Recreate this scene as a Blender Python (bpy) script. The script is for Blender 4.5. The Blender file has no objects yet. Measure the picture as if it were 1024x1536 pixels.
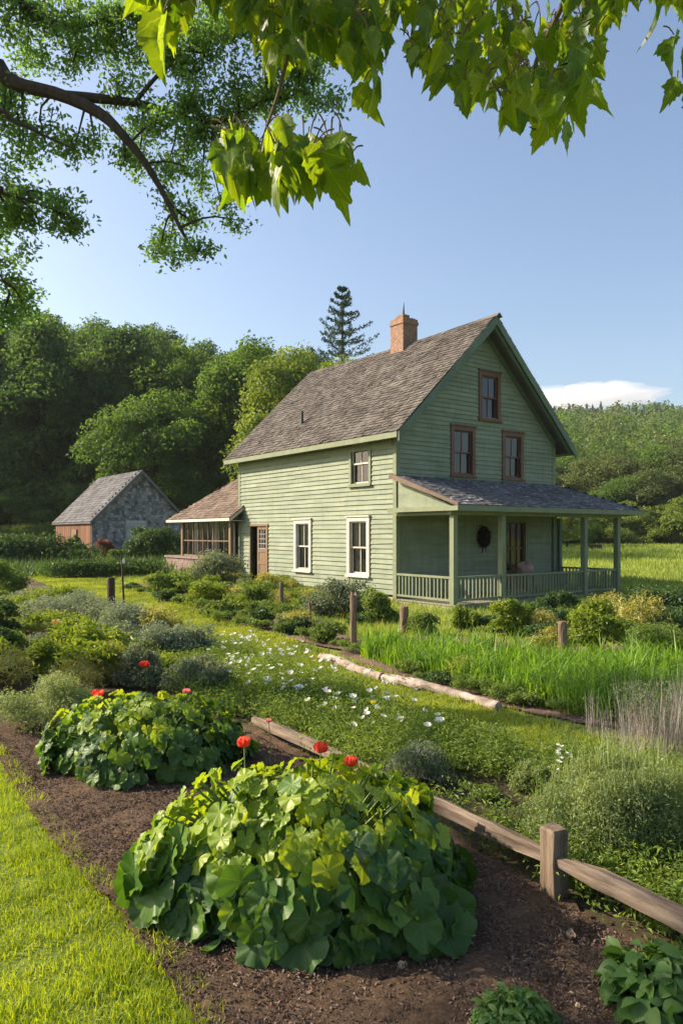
import bpy, math, random
import numpy as np
from mathutils import Vector, Matrix

# ------------------------------------------------------------------ camera, sky, sun, exposure
sc = bpy.context.scene
COL = sc.collection
rng = np.random.default_rng(7)
R = math.radians
EYE, FOC, HOR = 1.7, 1100.0, 800.0
cd = bpy.data.cameras.new("camera"); cam = bpy.data.objects.new("camera", cd); COL.objects.link(cam)
cam.location = (0, 0, EYE); cam.rotation_euler = (R(90), 0, 0)
cd.sensor_fit = 'VERTICAL'; cd.sensor_height = 36; cd.lens = 36 * FOC / 1536
cd.shift_y = (HOR - 768) / 1536; cd.clip_start = 0.05; cd.clip_end = 9000
sc.camera = cam

SUN_EL = R(32); SUN_AZ = R(-77)          # azimuth measured from +Y towards +X
S = Vector((math.sin(SUN_AZ) * math.cos(SUN_EL), math.cos(SUN_AZ) * math.cos(SUN_EL), math.sin(SUN_EL)))
w = bpy.data.worlds.new("World"); sc.world = w; w.use_nodes = True
nt = w.node_tree; nt.nodes.clear()
sky = nt.nodes.new('ShaderNodeTexSky'); sky.sky_type = 'NISHITA'; sky.sun_disc = False
sky.sun_elevation = SUN_EL; sky.sun_rotation = SUN_AZ
sky.air_density = 1.05; sky.dust_density = 3.0; sky.ozone_density = 1.8; sky.altitude = 50
bg = nt.nodes.new('ShaderNodeBackground'); bg.inputs[1].default_value = 0.115
wo = nt.nodes.new('ShaderNodeOutputWorld')
nt.links.new(sky.outputs[0], bg.inputs[0]); nt.links.new(bg.outputs[0], wo.inputs[0])
ld = bpy.data.lights.new("sun", 'SUN'); ld.energy = 4.9; ld.angle = R(0.6); ld.color = (1.0, 0.84, 0.65)
sun = bpy.data.objects.new("sun", ld); COL.objects.link(sun)
sun.rotation_euler = S.to_track_quat('Z', 'Y').to_euler(); sun.location = (-30, 10, 40)
sc.view_settings.view_transform = 'Standard'; sc.view_settings.look = 'None'
sc.view_settings.exposure = 1.0; sc.view_settings.gamma = 1
sc.cycles.use_denoising = True
sc.cycles.max_bounces = 8; sc.cycles.diffuse_bounces = 4; sc.cycles.transmission_bounces = 6
sc.cycles.transparent_max_bounces = 8; sc.cycles.volume_bounces = 5
sc.cycles.sample_clamp_indirect = 6

# ------------------------------------------------------------------ helpers
def at(u, v, Y):
    return np.array([(u - 512) / FOC * Y, Y, EYE - (v - HOR) / FOC * Y])

def smooth(e0, e1, x):
    t = np.clip((x - e0) / (e1 - e0), 0, 1); return t * t * (3 - 2 * t)

def ground_z(x, y):
    x = np.asarray(x, float); y = np.asarray(y, float)
    near = 0.022 * np.maximum(0, y - 17) - 0.022 * np.maximum(0, y - 42)
    dl = np.maximum(0, y - 44)
    left = near + 0.24 * (np.sqrt(dl * dl + 30) - math.sqrt(30))
    left = np.minimum(left, 30 + 0.02 * dl)
    dr = np.maximum(0, y - 78)
    right = near * 1.2 + 0.20 * (np.sqrt(dr * dr + 60) - math.sqrt(60)) + 2.0 * np.sin(x * 0.021 + y * 0.013) * smooth(90, 160, y)
    right = np.minimum(right, 43.5 + 0.01 * dr - 0.05 * np.maximum(0, x - 90))
    k = smooth(-0.02, 0.22, x / np.maximum(y, 1.0))
    return np.where(y < 17, 0.0, left * (1 - k) + right * k)

def G(u, v):
    d = EYE * FOC / (v - HOR)
    for _ in range(12):
        x = (u - 512) / FOC * d
        d = (EYE - float(ground_z(x, d))) * FOC / (v - HOR) * 0.5 + d * 0.5
    return np.array([(u - 512) / FOC * d, d, float(ground_z((u - 512) / FOC * d, d))])

def mesh_np(name, chunks, mats, smooth_shade=False):
    Vs, loops, starts, mids, uvs = [], [], [], [], []
    nv = nl = 0; has_uv = any(len(c) > 3 and c[3] is not None for c in chunks)
    for c in chunks:
        V = np.asarray(c[0], float); F = np.asarray(c[1], np.int64); mi = c[2] if len(c) > 2 else 0
        if len(F) == 0: continue
        Vs.append(V); k = F.shape[1]
        loops.append((F + nv).ravel()); starts.append(nl + np.arange(len(F)) * k)
        mids.append(np.full(len(F), mi)); nl += len(F) * k; nv += len(V)
        if has_uv: uvs.append(c[3] if len(c) > 3 and c[3] is not None else np.zeros((len(V), 2)))
    V = np.concatenate(Vs); L = np.concatenate(loops).astype(np.int32); st = np.concatenate(starts).astype(np.int32)
    me = bpy.data.meshes.new(name)
    me.vertices.add(len(V)); me.vertices.foreach_set("co", V.astype(np.float32).ravel())
    me.loops.add(len(L)); me.loops.foreach_set("vertex_index", L)
    me.polygons.add(len(st)); me.polygons.foreach_set("loop_start", st)
    me.polygons.foreach_set("material_index", np.concatenate(mids).astype(np.int32))
    me.polygons.foreach_set("use_smooth", np.full(len(st), bool(smooth_shade)))
    if has_uv:
        ul = me.uv_layers.new(name="leaf"); ul.data.foreach_set("uv", np.concatenate(uvs)[L].astype(np.float32).ravel())
    me.update(calc_edges=True)
    for m in (mats if isinstance(mats, (list, tuple)) else [mats]): me.materials.append(m)
    return me

def link(name, me, parent=None, loc=(0, 0, 0), rot=(0, 0, 0), scale=(1, 1, 1)):
    o = bpy.data.objects.new(name, me); COL.objects.link(o)
    if parent is not None: o.parent = parent
    o.location = loc; o.rotation_euler = rot; o.scale = scale
    return o

def tag(o, label=None, cat=None, group=None, kind=None):
    if label: o["label"] = label
    if cat: o["category"] = cat
    if group: o["group"] = group
    if kind: o["kind"] = kind
    return o

def empty(name, loc, rz=0, label=None, cat=None, group=None):
    o = link(name, None, None, loc, (0, 0, rz)); o.empty_display_size = 0.2
    return tag(o, label, cat, group)

def copy_tree(o, parent=None):
    c = o.copy(); COL.objects.link(c)
    if parent is not None: c.parent = parent
    for ch in list(o.children): copy_tree(ch, c)
    return c

BOXF = np.array([[0, 3, 2, 1], [4, 5, 6, 7], [0, 1, 5, 4], [1, 2, 6, 5], [2, 3, 7, 6], [3, 0, 4, 7]])
class MB:
    def __init__(s): s.c = []
    def add(s, V, F, m=0, uv=None): s.c.append((V, F, m, uv)); return s
    def box(s, x0, x1, y0, y1, z0, z1, m=0):
        V = [(x0, y0, z0), (x1, y0, z0), (x1, y1, z0), (x0, y1, z0), (x0, y0, z1), (x1, y0, z1), (x1, y1, z1), (x0, y1, z1)]
        return s.add(V, BOXF, m)
    def hexa(s, V, m=0): return s.add(V, BOXF, m)
    def bar(s, p, q, wx, wz, m=0, up=(0, 0, 1)):
        p, q, up = Vector(p), Vector(q), Vector(up); d = (q - p).normalized()
        x = d.cross(up).normalized() * wx / 2; z = x.normalized().cross(d) * wz / 2
        V = [p - x - z, p + x - z, q + x - z, q - x - z, p - x + z, p + x + z, q + x + z, q - x + z]
        return s.add([tuple(v) for v in V], BOXF, m)
    def prism(s, poly, vec, m=0):
        n = len(poly); P = np.array(poly, float); Q = P + np.array(vec, float); V = np.concatenate([P, Q])
        if n == 3: s.add(V, [[2, 1, 0], [3, 4, 5]], m)
        elif n == 4: s.add(V, [[3, 2, 1, 0], [4, 5, 6, 7]], m)
        else: s.add(V, [list(range(n - 1, -1, -1)), list(range(n, 2 * n))], m)
        s.add(V, [[i, (i + 1) % n, n + (i + 1) % n, n + i] for i in range(n)], m); return s
    def tube(s, pts, rad, seg=7, m=0, cap=True):
        V, F = tube(pts, rad, seg); s.add(V, F, m)
        if cap:
            n = len(V); s.add(V, [list(range(seg - 1, -1, -1)), list(range(n - seg, n))], m)
        return s
    def build(s, name, mat, parent=None, sm=False, **k): return link(name, mesh_np(name, s.c, mat, sm), parent, **k)

def tube(pts, rad, seg=7):
    P = np.array(pts, float); n = len(P); rad = np.broadcast_to(np.array(rad, float), (n,))
    T = np.gradient(P, axis=0); T /= np.linalg.norm(T, axis=1)[:, None] + 1e-9
    ref = np.array([0, 0, 1.0]) if abs(T[0][2]) < 0.8 else np.array([1.0, 0, 0])
    A = np.cross(T, ref); A /= np.linalg.norm(A, axis=1)[:, None] + 1e-9; B = np.cross(T, A)
    th = np.arange(seg) / seg * 2 * np.pi
    V = P[:, None] + rad[:, None, None] * (np.cos(th)[None, :, None] * A[:, None] + np.sin(th)[None, :, None] * B[:, None])
    F = [[i * seg + j, i * seg + (j + 1) % seg, (i + 1) * seg + (j + 1) % seg, (i + 1) * seg + j] for i in range(n - 1) for j in range(seg)]
    return V.reshape(-1, 3), np.array(F)

def spline(pts, n=24):
    P = np.array(pts, float); k = len(P)
    t = np.linspace(0, k - 1, n); i = np.clip(t.astype(int), 0, k - 2); f = (t - i)[:, None]
    p0, p1, p2, p3 = P[np.clip(i - 1, 0, k - 1)], P[i], P[i + 1], P[np.clip(i + 2, 0, k - 1)]
    return 0.5 * (2 * p1 + (p2 - p0) * f + (2 * p0 - 5 * p1 + 4 * p2 - p3) * f * f + (3 * p1 - p0 - 3 * p2 + p3) * f ** 3)

def unit(v): return v / (np.linalg.norm(v, axis=-1, keepdims=True) + 1e-9)

def in_poly(x, y, poly):
    P = np.array(poly); r = np.zeros(len(x), bool); j = len(P) - 1
    for i in range(len(P)):
        c = ((P[i, 1] > y) != (P[j, 1] > y)) & (x < (P[j, 0] - P[i, 0]) * (y - P[i, 1]) / (P[j, 1] - P[i, 1] + 1e-12) + P[i, 0])
        r ^= c; j = i
    return r

def sample_poly(poly, n, dens=None):
    P = np.array(poly); lo, hi = P.min(0), P.max(0); out = []; tot = 0
    while tot < n:
        q = lo + (hi - lo) * rng.random((max(4000, n), 2)); q = q[in_poly(q[:, 0], q[:, 1], poly)]
        if dens is not None: q = q[rng.random(len(q)) < dens(q[:, 0], q[:, 1])]
        out.append(q); tot += len(q)
    return np.concatenate(out)[:n]

def wob(x, y, s=1.0, k=0.0):
    return (np.sin(x * 1.7 * s + 1.3 + k) * np.cos(y * 1.3 * s - 0.7 + 2 * k) + 0.6 * np.sin((x * 3.1 - y * 2.3) * s + k) + 0.4 * np.cos((x * 5.3 + y * 4.1) * s + 3 * k)) / 2

# ------------------------------------------------------------------ materials
def newmat(name):
    m = bpy.data.materials.new(name); m.use_nodes = True; n = m.node_tree.nodes; l = m.node_tree.links
    return m, n, l, n["Principled BSDF"]

def ramp(n, l, fac, cols, pos=None):
    r = n.new('ShaderNodeValToRGB'); e = r.color_ramp.elements
    pos = pos or [i / (len(cols) - 1) for i in range(len(cols))]
    while len(e) < len(cols): e.new(0.5)
    for i, c in enumerate(cols): e[i].position = pos[i]; e[i].color = (*c, 1)
    l.new(fac, r.inputs[0]); return r.outputs[0]

def mixc(n, l, fac, a, b, mode='MIX'):
    x = n.new('ShaderNodeMix'); x.data_type = 'RGBA'; x.blend_type = mode
    if isinstance(fac, float): x.inputs[0].default_value = fac
    else: l.new(fac, x.inputs[0])
    for s, i in ((a, 6), (b, 7)):
        if isinstance(s, tuple): x.inputs[i].default_value = (*s, 1)
        else: l.new(s, x.inputs[i])
    return x.outputs[2]

def noise(n, l, scale, stretch=(1, 1, 1), detail=4, rough=0.6):
    tc = n.new('ShaderNodeTexCoord'); mp = n.new('ShaderNodeMapping'); mp.inputs[3].default_value = stretch
    t = n.new('ShaderNodeTexNoise'); t.inputs['Scale'].default_value = scale; t.inputs['Detail'].default_value = detail
    t.inputs['Roughness'].default_value = rough
    l.new(tc.outputs['Object'], mp.inputs[0]); l.new(mp.outputs[0], t.inputs[0]); return t.outputs[0]

def island(n): return n.new('ShaderNodeNewGeometry').outputs['Random Per Island']

def bump(n, l, b, h, strength=0.4, dist=0.01):
    x = n.new('ShaderNodeBump'); x.inputs[0].default_value = strength; x.inputs[1].default_value = dist
    l.new(h, x.inputs['Height']); l.new(x.outputs[0], b.inputs['Normal'])

def surf(name, cols, scale=6, stretch=(1, 1, 1), rough=0.8, spec=0.3, isl=0.0, bumps=0.3, bscale=40, bstretch=None, speck=None, pos=None):
    m, n, l, b = newmat(name)
    c = ramp(n, l, noise(n, l, scale, stretch, 6, 0.65), cols, pos or [0.3 + 0.4 * i / max(1, len(cols) - 1) for i in range(len(cols))])
    if isl:
        g = ramp(n, l, island(n), [(1 - isl,) * 3, (1 + isl * 0.6,) * 3]); c = mixc(n, l, 1.0, c, g, 'MULTIPLY')
    if speck:
        f = ramp(n, l, noise(n, l, speck[1], speck[3] if len(speck) > 3 else (1, 1, 1), 5, 0.7), [(0, 0, 0), (1, 1, 1)], [speck[2], speck[2] + 0.06]); c = mixc(n, l, f, c, speck[0])
    l.new(c, b.inputs['Base Color']); b.inputs['Roughness'].default_value = rough
    b.inputs['Specular IOR Level'].default_value = spec
    if bumps: bump(n, l, b, noise(n, l, bscale, bstretch or stretch, 6, 0.7), bumps, 0.006)
    return m

def leafy(name, c1, c2, trans=0.4, tmul=(1.9, 1.7, 0.8), rough=0.5, spec=0.35, nscale=0.0, veins=False, c3=None):
    m, n, l, b = newmat(name)
    c = ramp(n, l, island(n), [c1, c2] if c3 is None else [c1, c2, c3])
    if nscale:
        g = ramp(n, l, noise(n, l, nscale, detail=2), [(0.72, 0.78, 0.8), (1.25, 1.2, 1.05)], [0.35, 0.65]); c = mixc(n, l, 1.0, c, g, 'MULTIPLY')
    if veins:
        uv = n.new('ShaderNodeUVMap'); uv.uv_map = "leaf"; sx = n.new('ShaderNodeSeparateXYZ'); l.new(uv.outputs[0], sx.inputs[0])
        def mth(op, a, bb=None):
            x = n.new('ShaderNodeMath'); x.operation = op
            for i, s in enumerate((a, bb)):
                if s is None: continue
                if isinstance(s, (int, float)): x.inputs[i].default_value = s
                else: l.new(s, x.inputs[i])
            return x.outputs[0]
        ang = mth('ARCTAN2', sx.outputs[0], sx.outputs[1]); rr = mth('SQRT', mth('ADD', mth('MULTIPLY', sx.outputs[0], sx.outputs[0]), mth('MULTIPLY', sx.outputs[1], sx.outputs[1])))
        a5 = mth('ABSOLUTE', mth('SUBTRACT', mth('FRACT', mth('ADD', mth('MULTIPLY', ang, 1.15), 0.5)), 0.5))
        vein = mth('LESS_THAN', mth('MULTIPLY', a5, rr), 0.012)
        side = mth('ABSOLUTE', mth('SUBTRACT', mth('FRACT', mth('ADD', mth('MULTIPLY', rr, 5.0), mth('MULTIPLY', a5, -4.0))), 0.5))
        v2 = mth('MULTIPLY', mth('LESS_THAN', side, 0.05), 0.4)
        vv = mth('MAXIMUM', vein, v2)
        vc = mixc(n, l, 1.0, c, (2.3, 1.8, 2.4), 'MULTIPLY'); c = mixc(n, l, mth('MULTIPLY', vv, 0.6), c, vc)
        bp = n.new('ShaderNodeBump'); bp.inputs[0].default_value = 0.5; bp.inputs[1].default_value = 0.004
        l.new(mth('MULTIPLY', vv, -1.0), bp.inputs['Height']); l.new(bp.outputs[0], b.inputs['Normal'])
    l.new(c, b.inputs['Base Color']); b.inputs['Roughness'].default_value = rough; b.inputs['Specular IOR Level'].default_value = spec
    t = n.new('ShaderNodeBsdfTranslucent'); l.new(mixc(n, l, 1.0, c, tmul, 'MULTIPLY'), t.inputs[0])
    ms = n.new('ShaderNodeMixShader'); ms.inputs[0].default_value = trans
    l.new(b.outputs[0], ms.inputs[1]); l.new(t.outputs[0], ms.inputs[2]); l.new(ms.outputs[0], n["Material Output"].inputs[0])
    return m

M = {}
M['siding'] = surf('sage_paint', [(0.16, 0.198, 0.132), (0.212, 0.25, 0.172), (0.258, 0.29, 0.205)], 2.2, (0.5, 0.5, 3), 0.72, 0.3, 0.10, 0.1, 60, (0.15, 0.15, 1), speck=((0.19, 0.18, 0.135), 6.0, 0.65, (0.4, 0.4, 2.5)))
def grime(m):
    n, l = m.node_tree.nodes, m.node_tree.links; b = n["Principled BSDF"]; src = b.inputs['Base Color'].links[0].from_socket
    g = ramp(n, l, noise(n, l, 3.0, (2.2, 2.2, 0.35), 6, 0.7), [(0.86, 0.85, 0.81), (1.0, 1.0, 1.0), (1.07, 1.07, 1.08)], [0.33, 0.5, 0.7])
    l.new(mixc(n, l, 1.0, src, g, 'MULTIPLY'), b.inputs['Base Color'])
grime(M['siding']); M['siding_gable'] = M['siding']
M['trim_green'] = surf('green_trim', [(0.15, 0.175, 0.105), (0.21, 0.24, 0.145)], 3, (1, 1, 1), 0.65, 0.3, 0, 0.2, 50)
M['trim_dark'] = surf('dark_green_trim', [(0.09, 0.13, 0.09), (0.14, 0.19, 0.13)], 3, (1, 1, 1), 0.65, 0.3, 0, 0.2, 50)
M['trim_white'] = surf('weathered_white_paint', [(0.48, 0.43, 0.36), (0.64, 0.59, 0.51)], 5, (1, 1, 1), 0.65, 0.3, 0, 0.2, 60, speck=((0.35, 0.29, 0.22), 14.0, 0.68))
M['trim_brown'] = surf('brown_window_paint', [(0.10, 0.052, 0.036), (0.17, 0.088, 0.06)], 6, (1, 1, 1), 0.6, 0.35, 0, 0.25, 60)
M['shingle'] = surf('weathered_shingle', [(0.0818, 0.071, 0.0617), (0.121, 0.108, 0.0951), (0.163, 0.149, 0.132)], 1.1, (1, 1, 1), 0.92, 0.15, 0.45, 0.5, 30, speck=((0.26, 0.25, 0.23), 12.0, 0.66))
M['shingle_warm'] = surf('warm_shingle', [(0.125, 0.092, 0.07), (0.175, 0.132, 0.102), (0.23, 0.178, 0.145)], 1.1, (1, 1, 1), 0.92, 0.15, 0.4, 0.5, 30)
M['shingle_dark'] = surf('lichen_shingle', [(0.101, 0.0994, 0.109), (0.169, 0.168, 0.179)], 1.2, (1, 1, 1), 0.85, 0.25, 0.5, 0.5, 30, speck=((0.52, 0.50, 0.50), 7.0, 0.585))
M['barn_shingle'] = surf('grey_barn_shingle', [(0.101, 0.0988, 0.102), (0.18, 0.179, 0.184)], 0.9, (1, 1, 1), 0.92, 0.15, 0.4, 0.5, 25)
M['barn_wall'] = surf('peeling_barn_shingle', [(0.13, 0.128, 0.125), (0.22, 0.217, 0.213), (0.33, 0.325, 0.32)], 1.5, (1, 1, 1), 0.9, 0.15, 0.5, 0.4, 25, speck=((0.58, 0.585, 0.59), 5.5, 0.57, (1, 1, 1.6)))
M['barn_board'] = surf('rusty_barn_board', [(0.13, 0.06, 0.035), (0.22, 0.11, 0.065)], 2, (3, 3, 0.4), 0.85, 0.2, 0.3, 0.4, 30)
M['barn_pale'] = surf('pale_barn_board', [(0.30, 0.31, 0.30), (0.48, 0.49, 0.47)], 4, (1, 1, 1), 0.85, 0.2, 0.3, 0.3, 30)
M['wood_brown'] = surf('brown_door_wood', [(0.139, 0.0855, 0.042), (0.23, 0.153, 0.084)], 5, (4, 4, 0.5), 0.6, 0.3, 0.1, 0.3, 30)
M['wood_grey'] = surf('weathered_fence_wood', [(0.07, 0.05, 0.035), (0.17, 0.125, 0.085), (0.28, 0.22, 0.16)], 3.0, (9, 9, 0.8), 0.85, 0.2, 0, 0.7, 14, (9, 9, 0.7))
M['wood_rail'] = surf('weathered_rail_wood', [(0.05, 0.037, 0.027), (0.16, 0.12, 0.088), (0.29, 0.235, 0.18)], 3.0, (0.8, 9, 9), 0.85, 0.2, 0, 0.7, 14, (0.7, 9, 9))
M['wood_post'] = surf('brown_post_wood', [(0.12, 0.075, 0.05), (0.26, 0.18, 0.125)], 5, (5, 5, 0.6), 0.85, 0.2, 0, 0.5, 16, (6, 6, 0.6))
M['wood_dark'] = surf('dark_post_wood', [(0.045, 0.027, 0.02), (0.09, 0.055, 0.04)], 5, (5, 5, 0.6), 0.75, 0.3, 0, 0.4, 16, (6, 6, 0.6))
M['log'] = surf('birch_bark', [(0.14, 0.105, 0.08), (0.30, 0.245, 0.20), (0.46, 0.40, 0.35)], 7, (1, 1, 1), 0.85, 0.2, 0, 0.9, 14, speck=((0.10, 0.065, 0.045), 7.0, 0.55, (0.6, 2.5, 2.5)))
M['bark'] = surf('tree_bark', [(0.028, 0.021, 0.016), (0.065, 0.05, 0.04)], 4, (4, 4, 0.6), 0.9, 0.15, 0, 0.9, 10, (5, 5, 0.8))
M['twig'] = surf('twig_bark', [(0.10, 0.07, 0.04), (0.16, 0.12, 0.07)], 6, (1, 1, 1), 0.85, 0.2, 0, 0, 10)
M['stem'] = surf('green_stem', [(0.10, 0.17, 0.04), (0.17, 0.25, 0.07)], 6, (1, 1, 1), 0.6, 0.3, 0, 0, 10)
M['iron'] = surf('black_iron', [(0.02, 0.02, 0.02), (0.04, 0.035, 0.03)], 6, (1, 1, 1), 0.5, 0.5, 0, 0.1, 30)
M['stone'] = surf('tan_stone', [(0.36, 0.25, 0.15), (0.50, 0.37, 0.24)], 20, (1, 1, 1), 0.85, 0.2, 0, 0.3, 60)
M['deck'] = surf('porch_boards', [(0.18, 0.17, 0.13), (0.28, 0.26, 0.20)], 4, (1, 6, 1), 0.8, 0.2, 0, 0.2, 30)
M['curtain'] = surf('curtain_cloth', [(0.45, 0.43, 0.39), (0.62, 0.60, 0.55)], 6, (6, 6, 0.5), 0.9, 0.1, 0, 0, 30)
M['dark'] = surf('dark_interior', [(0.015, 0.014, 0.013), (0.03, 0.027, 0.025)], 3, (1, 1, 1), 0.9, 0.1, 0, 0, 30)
M['wreath'] = surf('dark_wreath', [(0.012, 0.010, 0.010), (0.05, 0.022, 0.022)], 12, (1, 1, 1), 0.9, 0.1, 0.5, 0, 30)
M['cloth_pink'] = surf('pinkish_cloth', [(0.30, 0.17, 0.14), (0.55, 0.40, 0.36)], 9, (1, 1, 1), 0.9, 0.1, 0, 0.3, 30)
M['lamp_white'] = surf('white_plastic', [(0.7, 0.7, 0.68), (0.8, 0.8, 0.78)], 9, (1, 1, 1), 0.4, 0.4, 0, 0, 30)

def glass(name, clear=0.5, tint=(0.012, 0.014, 0.016)):
    m, n, l, b = newmat(name); b.inputs['Base Color'].default_value = (*tint, 1); b.inputs['Roughness'].default_value = 0.03
    b.inputs['Specular IOR Level'].default_value = 0.9
    nz = noise(n, l, 1.6, detail=1); bump(n, l, b, nz, 0.12, 0.05)
    t = n.new('ShaderNodeBsdfTransparent'); ms = n.new('ShaderNodeMixShader'); ms.inputs[0].default_value = clear
    l.new(b.outputs[0], ms.inputs[1]); l.new(t.outputs[0], ms.inputs[2]); l.new(ms.outputs[0], n["Material Output"].inputs[0]); return m
M['glass'] = glass('window_glass', 0.3)
M['glass_sunroom'] = glass('sunroom_glass', 0.6)

def brick(name, c1, c2, mortar, sc_=4.0):
    m, n, l, b = newmat(name); tc = n.new('ShaderNodeTexCoord'); sx = n.new('ShaderNodeSeparateXYZ'); l.new(tc.outputs['Object'], sx.inputs[0])
    ad = n.new('ShaderNodeMath'); l.new(sx.outputs[0], ad.inputs[0]); l.new(sx.outputs[1], ad.inputs[1])
    cx = n.new('ShaderNodeCombineXYZ'); l.new(ad.outputs[0], cx.inputs[0]); l.new(sx.outputs[2], cx.inputs[1])
    t = n.new('ShaderNodeTexBrick'); l.new(cx.outputs[0], t.inputs[0]); t.inputs['Color1'].default_value = (*c1, 1); t.inputs['Color2'].default_value = (*c2, 1)
    t.inputs['Mortar'].default_value = (*mortar, 1); t.inputs['Scale'].default_value = sc_; t.inputs['Mortar Size'].default_value = 0.02
    g = ramp(n, l, noise(n, l, 9, detail=5), [(0.65,) * 3, (1.2,) * 3], [0.3, 0.7])
    l.new(mixc(n, l, 1.0, t.outputs[0], g, 'MULTIPLY'), b.inputs['Base Color']); b.inputs['Roughness'].default_value = 0.9
    bump(n, l, b, t.outputs['Fac'], -0.6, 0.01); return m
M['brick'] = brick('chimney_brick', (0.30, 0.165, 0.10), (0.22, 0.115, 0.07), (0.27, 0.21, 0.16))
M['brick_low'] = brick('low_wall_brick', (0.16, 0.095, 0.075), (0.25, 0.17, 0.14), (0.26, 0.235, 0.20))

# leaves
M['squash'] = leafy('squash_leaf', (0.028, 0.078, 0.018), (0.055, 0.135, 0.022), 0.38, (2.0, 1.7, 0.5), 0.45, 0.4, 0, True, (0.11, 0.21, 0.03))
M['squash_young_sunlit'] = leafy('young_sunlit_squash_leaf', (0.16, 0.27, 0.022), (0.26, 0.36, 0.03), 0.42, (1.9, 1.6, 0.5), 0.42, 0.4, 0, True)  # new growth, with the sunlit lime tone put into the colour
M['maple'] = leafy('maple_leaf', (0.045, 0.11, 0.010), (0.13, 0.215, 0.014), 0.58, (3.0, 2.3, 0.6), 0.42, 0.35, 0, True)
M['oak'] = leafy('overhead_leaf', (0.07, 0.145, 0.04), (0.16, 0.25, 0.08), 0.55, (1.7, 1.8, 0.75), 0.5, 0.4)
M['forest'] = leafy('forest_leaf', (0.06, 0.12, 0.03), (0.12, 0.20, 0.048), 0.48, (1.7, 1.6, 0.7), 0.55, 0.3, 0.25)
M['forest_dark'] = leafy('dark_forest_leaf', (0.048, 0.098, 0.036), (0.098, 0.16, 0.052), 0.46, (1.6, 1.6, 0.8), 0.55, 0.3, 0.25)
M['forest_lime'] = leafy('lime_forest_leaf', (0.111, 0.169, 0.0336), (0.195, 0.256, 0.054), 0.4, (1.7, 1.6, 0.7), 0.55, 0.3, 0.3)
M['hill'] = leafy('hill_leaf', (0.0825, 0.121, 0.0391), (0.176, 0.209, 0.0747), 0.3, (1.6, 1.5, 0.7), 0.6, 0.25, 0.06)
M['hill_dark'] = leafy('hill_conifer', (0.028, 0.05, 0.035), (0.05, 0.08, 0.05), 0.2, (1.4, 1.4, 0.9), 0.6, 0.25)
M['spruce'] = leafy('spruce_needle', (0.045, 0.085, 0.060), (0.08, 0.13, 0.085), 0.2, (1.4, 1.4, 0.9), 0.6, 0.25)
M['shrub'] = leafy('shrub_leaf', (0.0825, 0.149, 0.0308), (0.18, 0.25, 0.056), 0.38, (1.8, 1.6, 0.6), 0.5, 0.35, 1.5)
M['shrub_lime'] = leafy('lime_shrub_leaf', (0.13, 0.21, 0.025), (0.24, 0.31, 0.04), 0.4, (1.7, 1.5, 0.6), 0.5, 0.35, 1.5)
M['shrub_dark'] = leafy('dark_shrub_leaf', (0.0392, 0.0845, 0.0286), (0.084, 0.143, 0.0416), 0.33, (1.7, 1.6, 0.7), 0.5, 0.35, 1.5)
M['silver'] = leafy('silver_leaf', (0.171, 0.216, 0.132), (0.342, 0.382, 0.273), 0.3, (1.3, 1.3, 0.9), 0.6, 0.3, 2.0)
M['silver_dark'] = leafy('grey_green_leaf', (0.115, 0.156, 0.0845), (0.257, 0.286, 0.195), 0.3, (1.4, 1.4, 0.8), 0.6, 0.3, 2.0)
M['feather'] = leafy('feather_leaf', (0.14, 0.21, 0.075), (0.32, 0.38, 0.17), 0.38, (1.7, 1.5, 0.7), 0.55, 0.3, 2.0)
M['flowerbed'] = leafy('bed_leaf', (0.0845, 0.155, 0.0312), (0.208, 0.287, 0.066), 0.4, (1.8, 1.6, 0.6), 0.55, 0.3, 1.2)
M['cabbage'] = leafy('kitchen_leaf', (0.055, 0.13, 0.03), (0.11, 0.21, 0.04), 0.4, (1.8, 1.6, 0.6), 0.5, 0.35)
M['lawn'] = leafy('lawn_blade', (0.148, 0.252, 0.022), (0.309, 0.396, 0.04), 0.45, (1.9, 1.6, 0.5), 0.5, 0.3, 1.3)
M['path_blade'] = leafy('path_blade', (0.148, 0.228, 0.035), (0.286, 0.348, 0.06), 0.42, (1.8, 1.5, 0.5), 0.5, 0.3, 0.8)
M['meadow_blade'] = leafy('meadow_blade', (0.164, 0.262, 0.048), (0.327, 0.39, 0.0975), 0.4, (1.6, 1.4, 0.6), 0.6, 0.25, 0.5)
M['iris'] = leafy('strap_leaf', (0.078, 0.18, 0.0216), (0.195, 0.336, 0.036), 0.42, (1.8, 1.6, 0.5), 0.45, 0.35, 1.6)
M['straw'] = leafy('straw_stalk', (0.22, 0.19, 0.15), (0.44, 0.40, 0.35), 0.2, (1.1, 1.05, 0.9), 0.7, 0.2)
M['ochre'] = leafy('yellowing_grass', (0.24, 0.253, 0.06), (0.408, 0.38, 0.12), 0.4, (1.5, 1.4, 0.6), 0.6, 0.25)
M['rust_leaf'] = leafy('rust_leaf', (0.14, 0.05, 0.03), (0.26, 0.11, 0.06), 0.3, (1.3, 1.1, 0.8), 0.6, 0.25)
M['poppy'] = leafy('poppy_petal', (0.66, 0.055, 0.03), (0.80, 0.12, 0.07), 0.45, (1.3, 1.4, 1.2), 0.45, 0.3)
M['pink'] = leafy('pink_petal', (0.60, 0.14, 0.15), (0.72, 0.27, 0.27), 0.4, (1.2, 1.1, 1.1), 0.5, 0.3)
M['white_petal'] = leafy('white_petal', (0.74, 0.76, 0.72), (0.84, 0.84, 0.80), 0.35, (1.05, 1.05, 1.0), 0.5, 0.3)
M['yellow_petal'] = leafy('yellow_petal', (0.60, 0.55, 0.05), (0.72, 0.66, 0.08), 0.35, (1.1, 1.1, 0.9), 0.5, 0.3)
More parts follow.
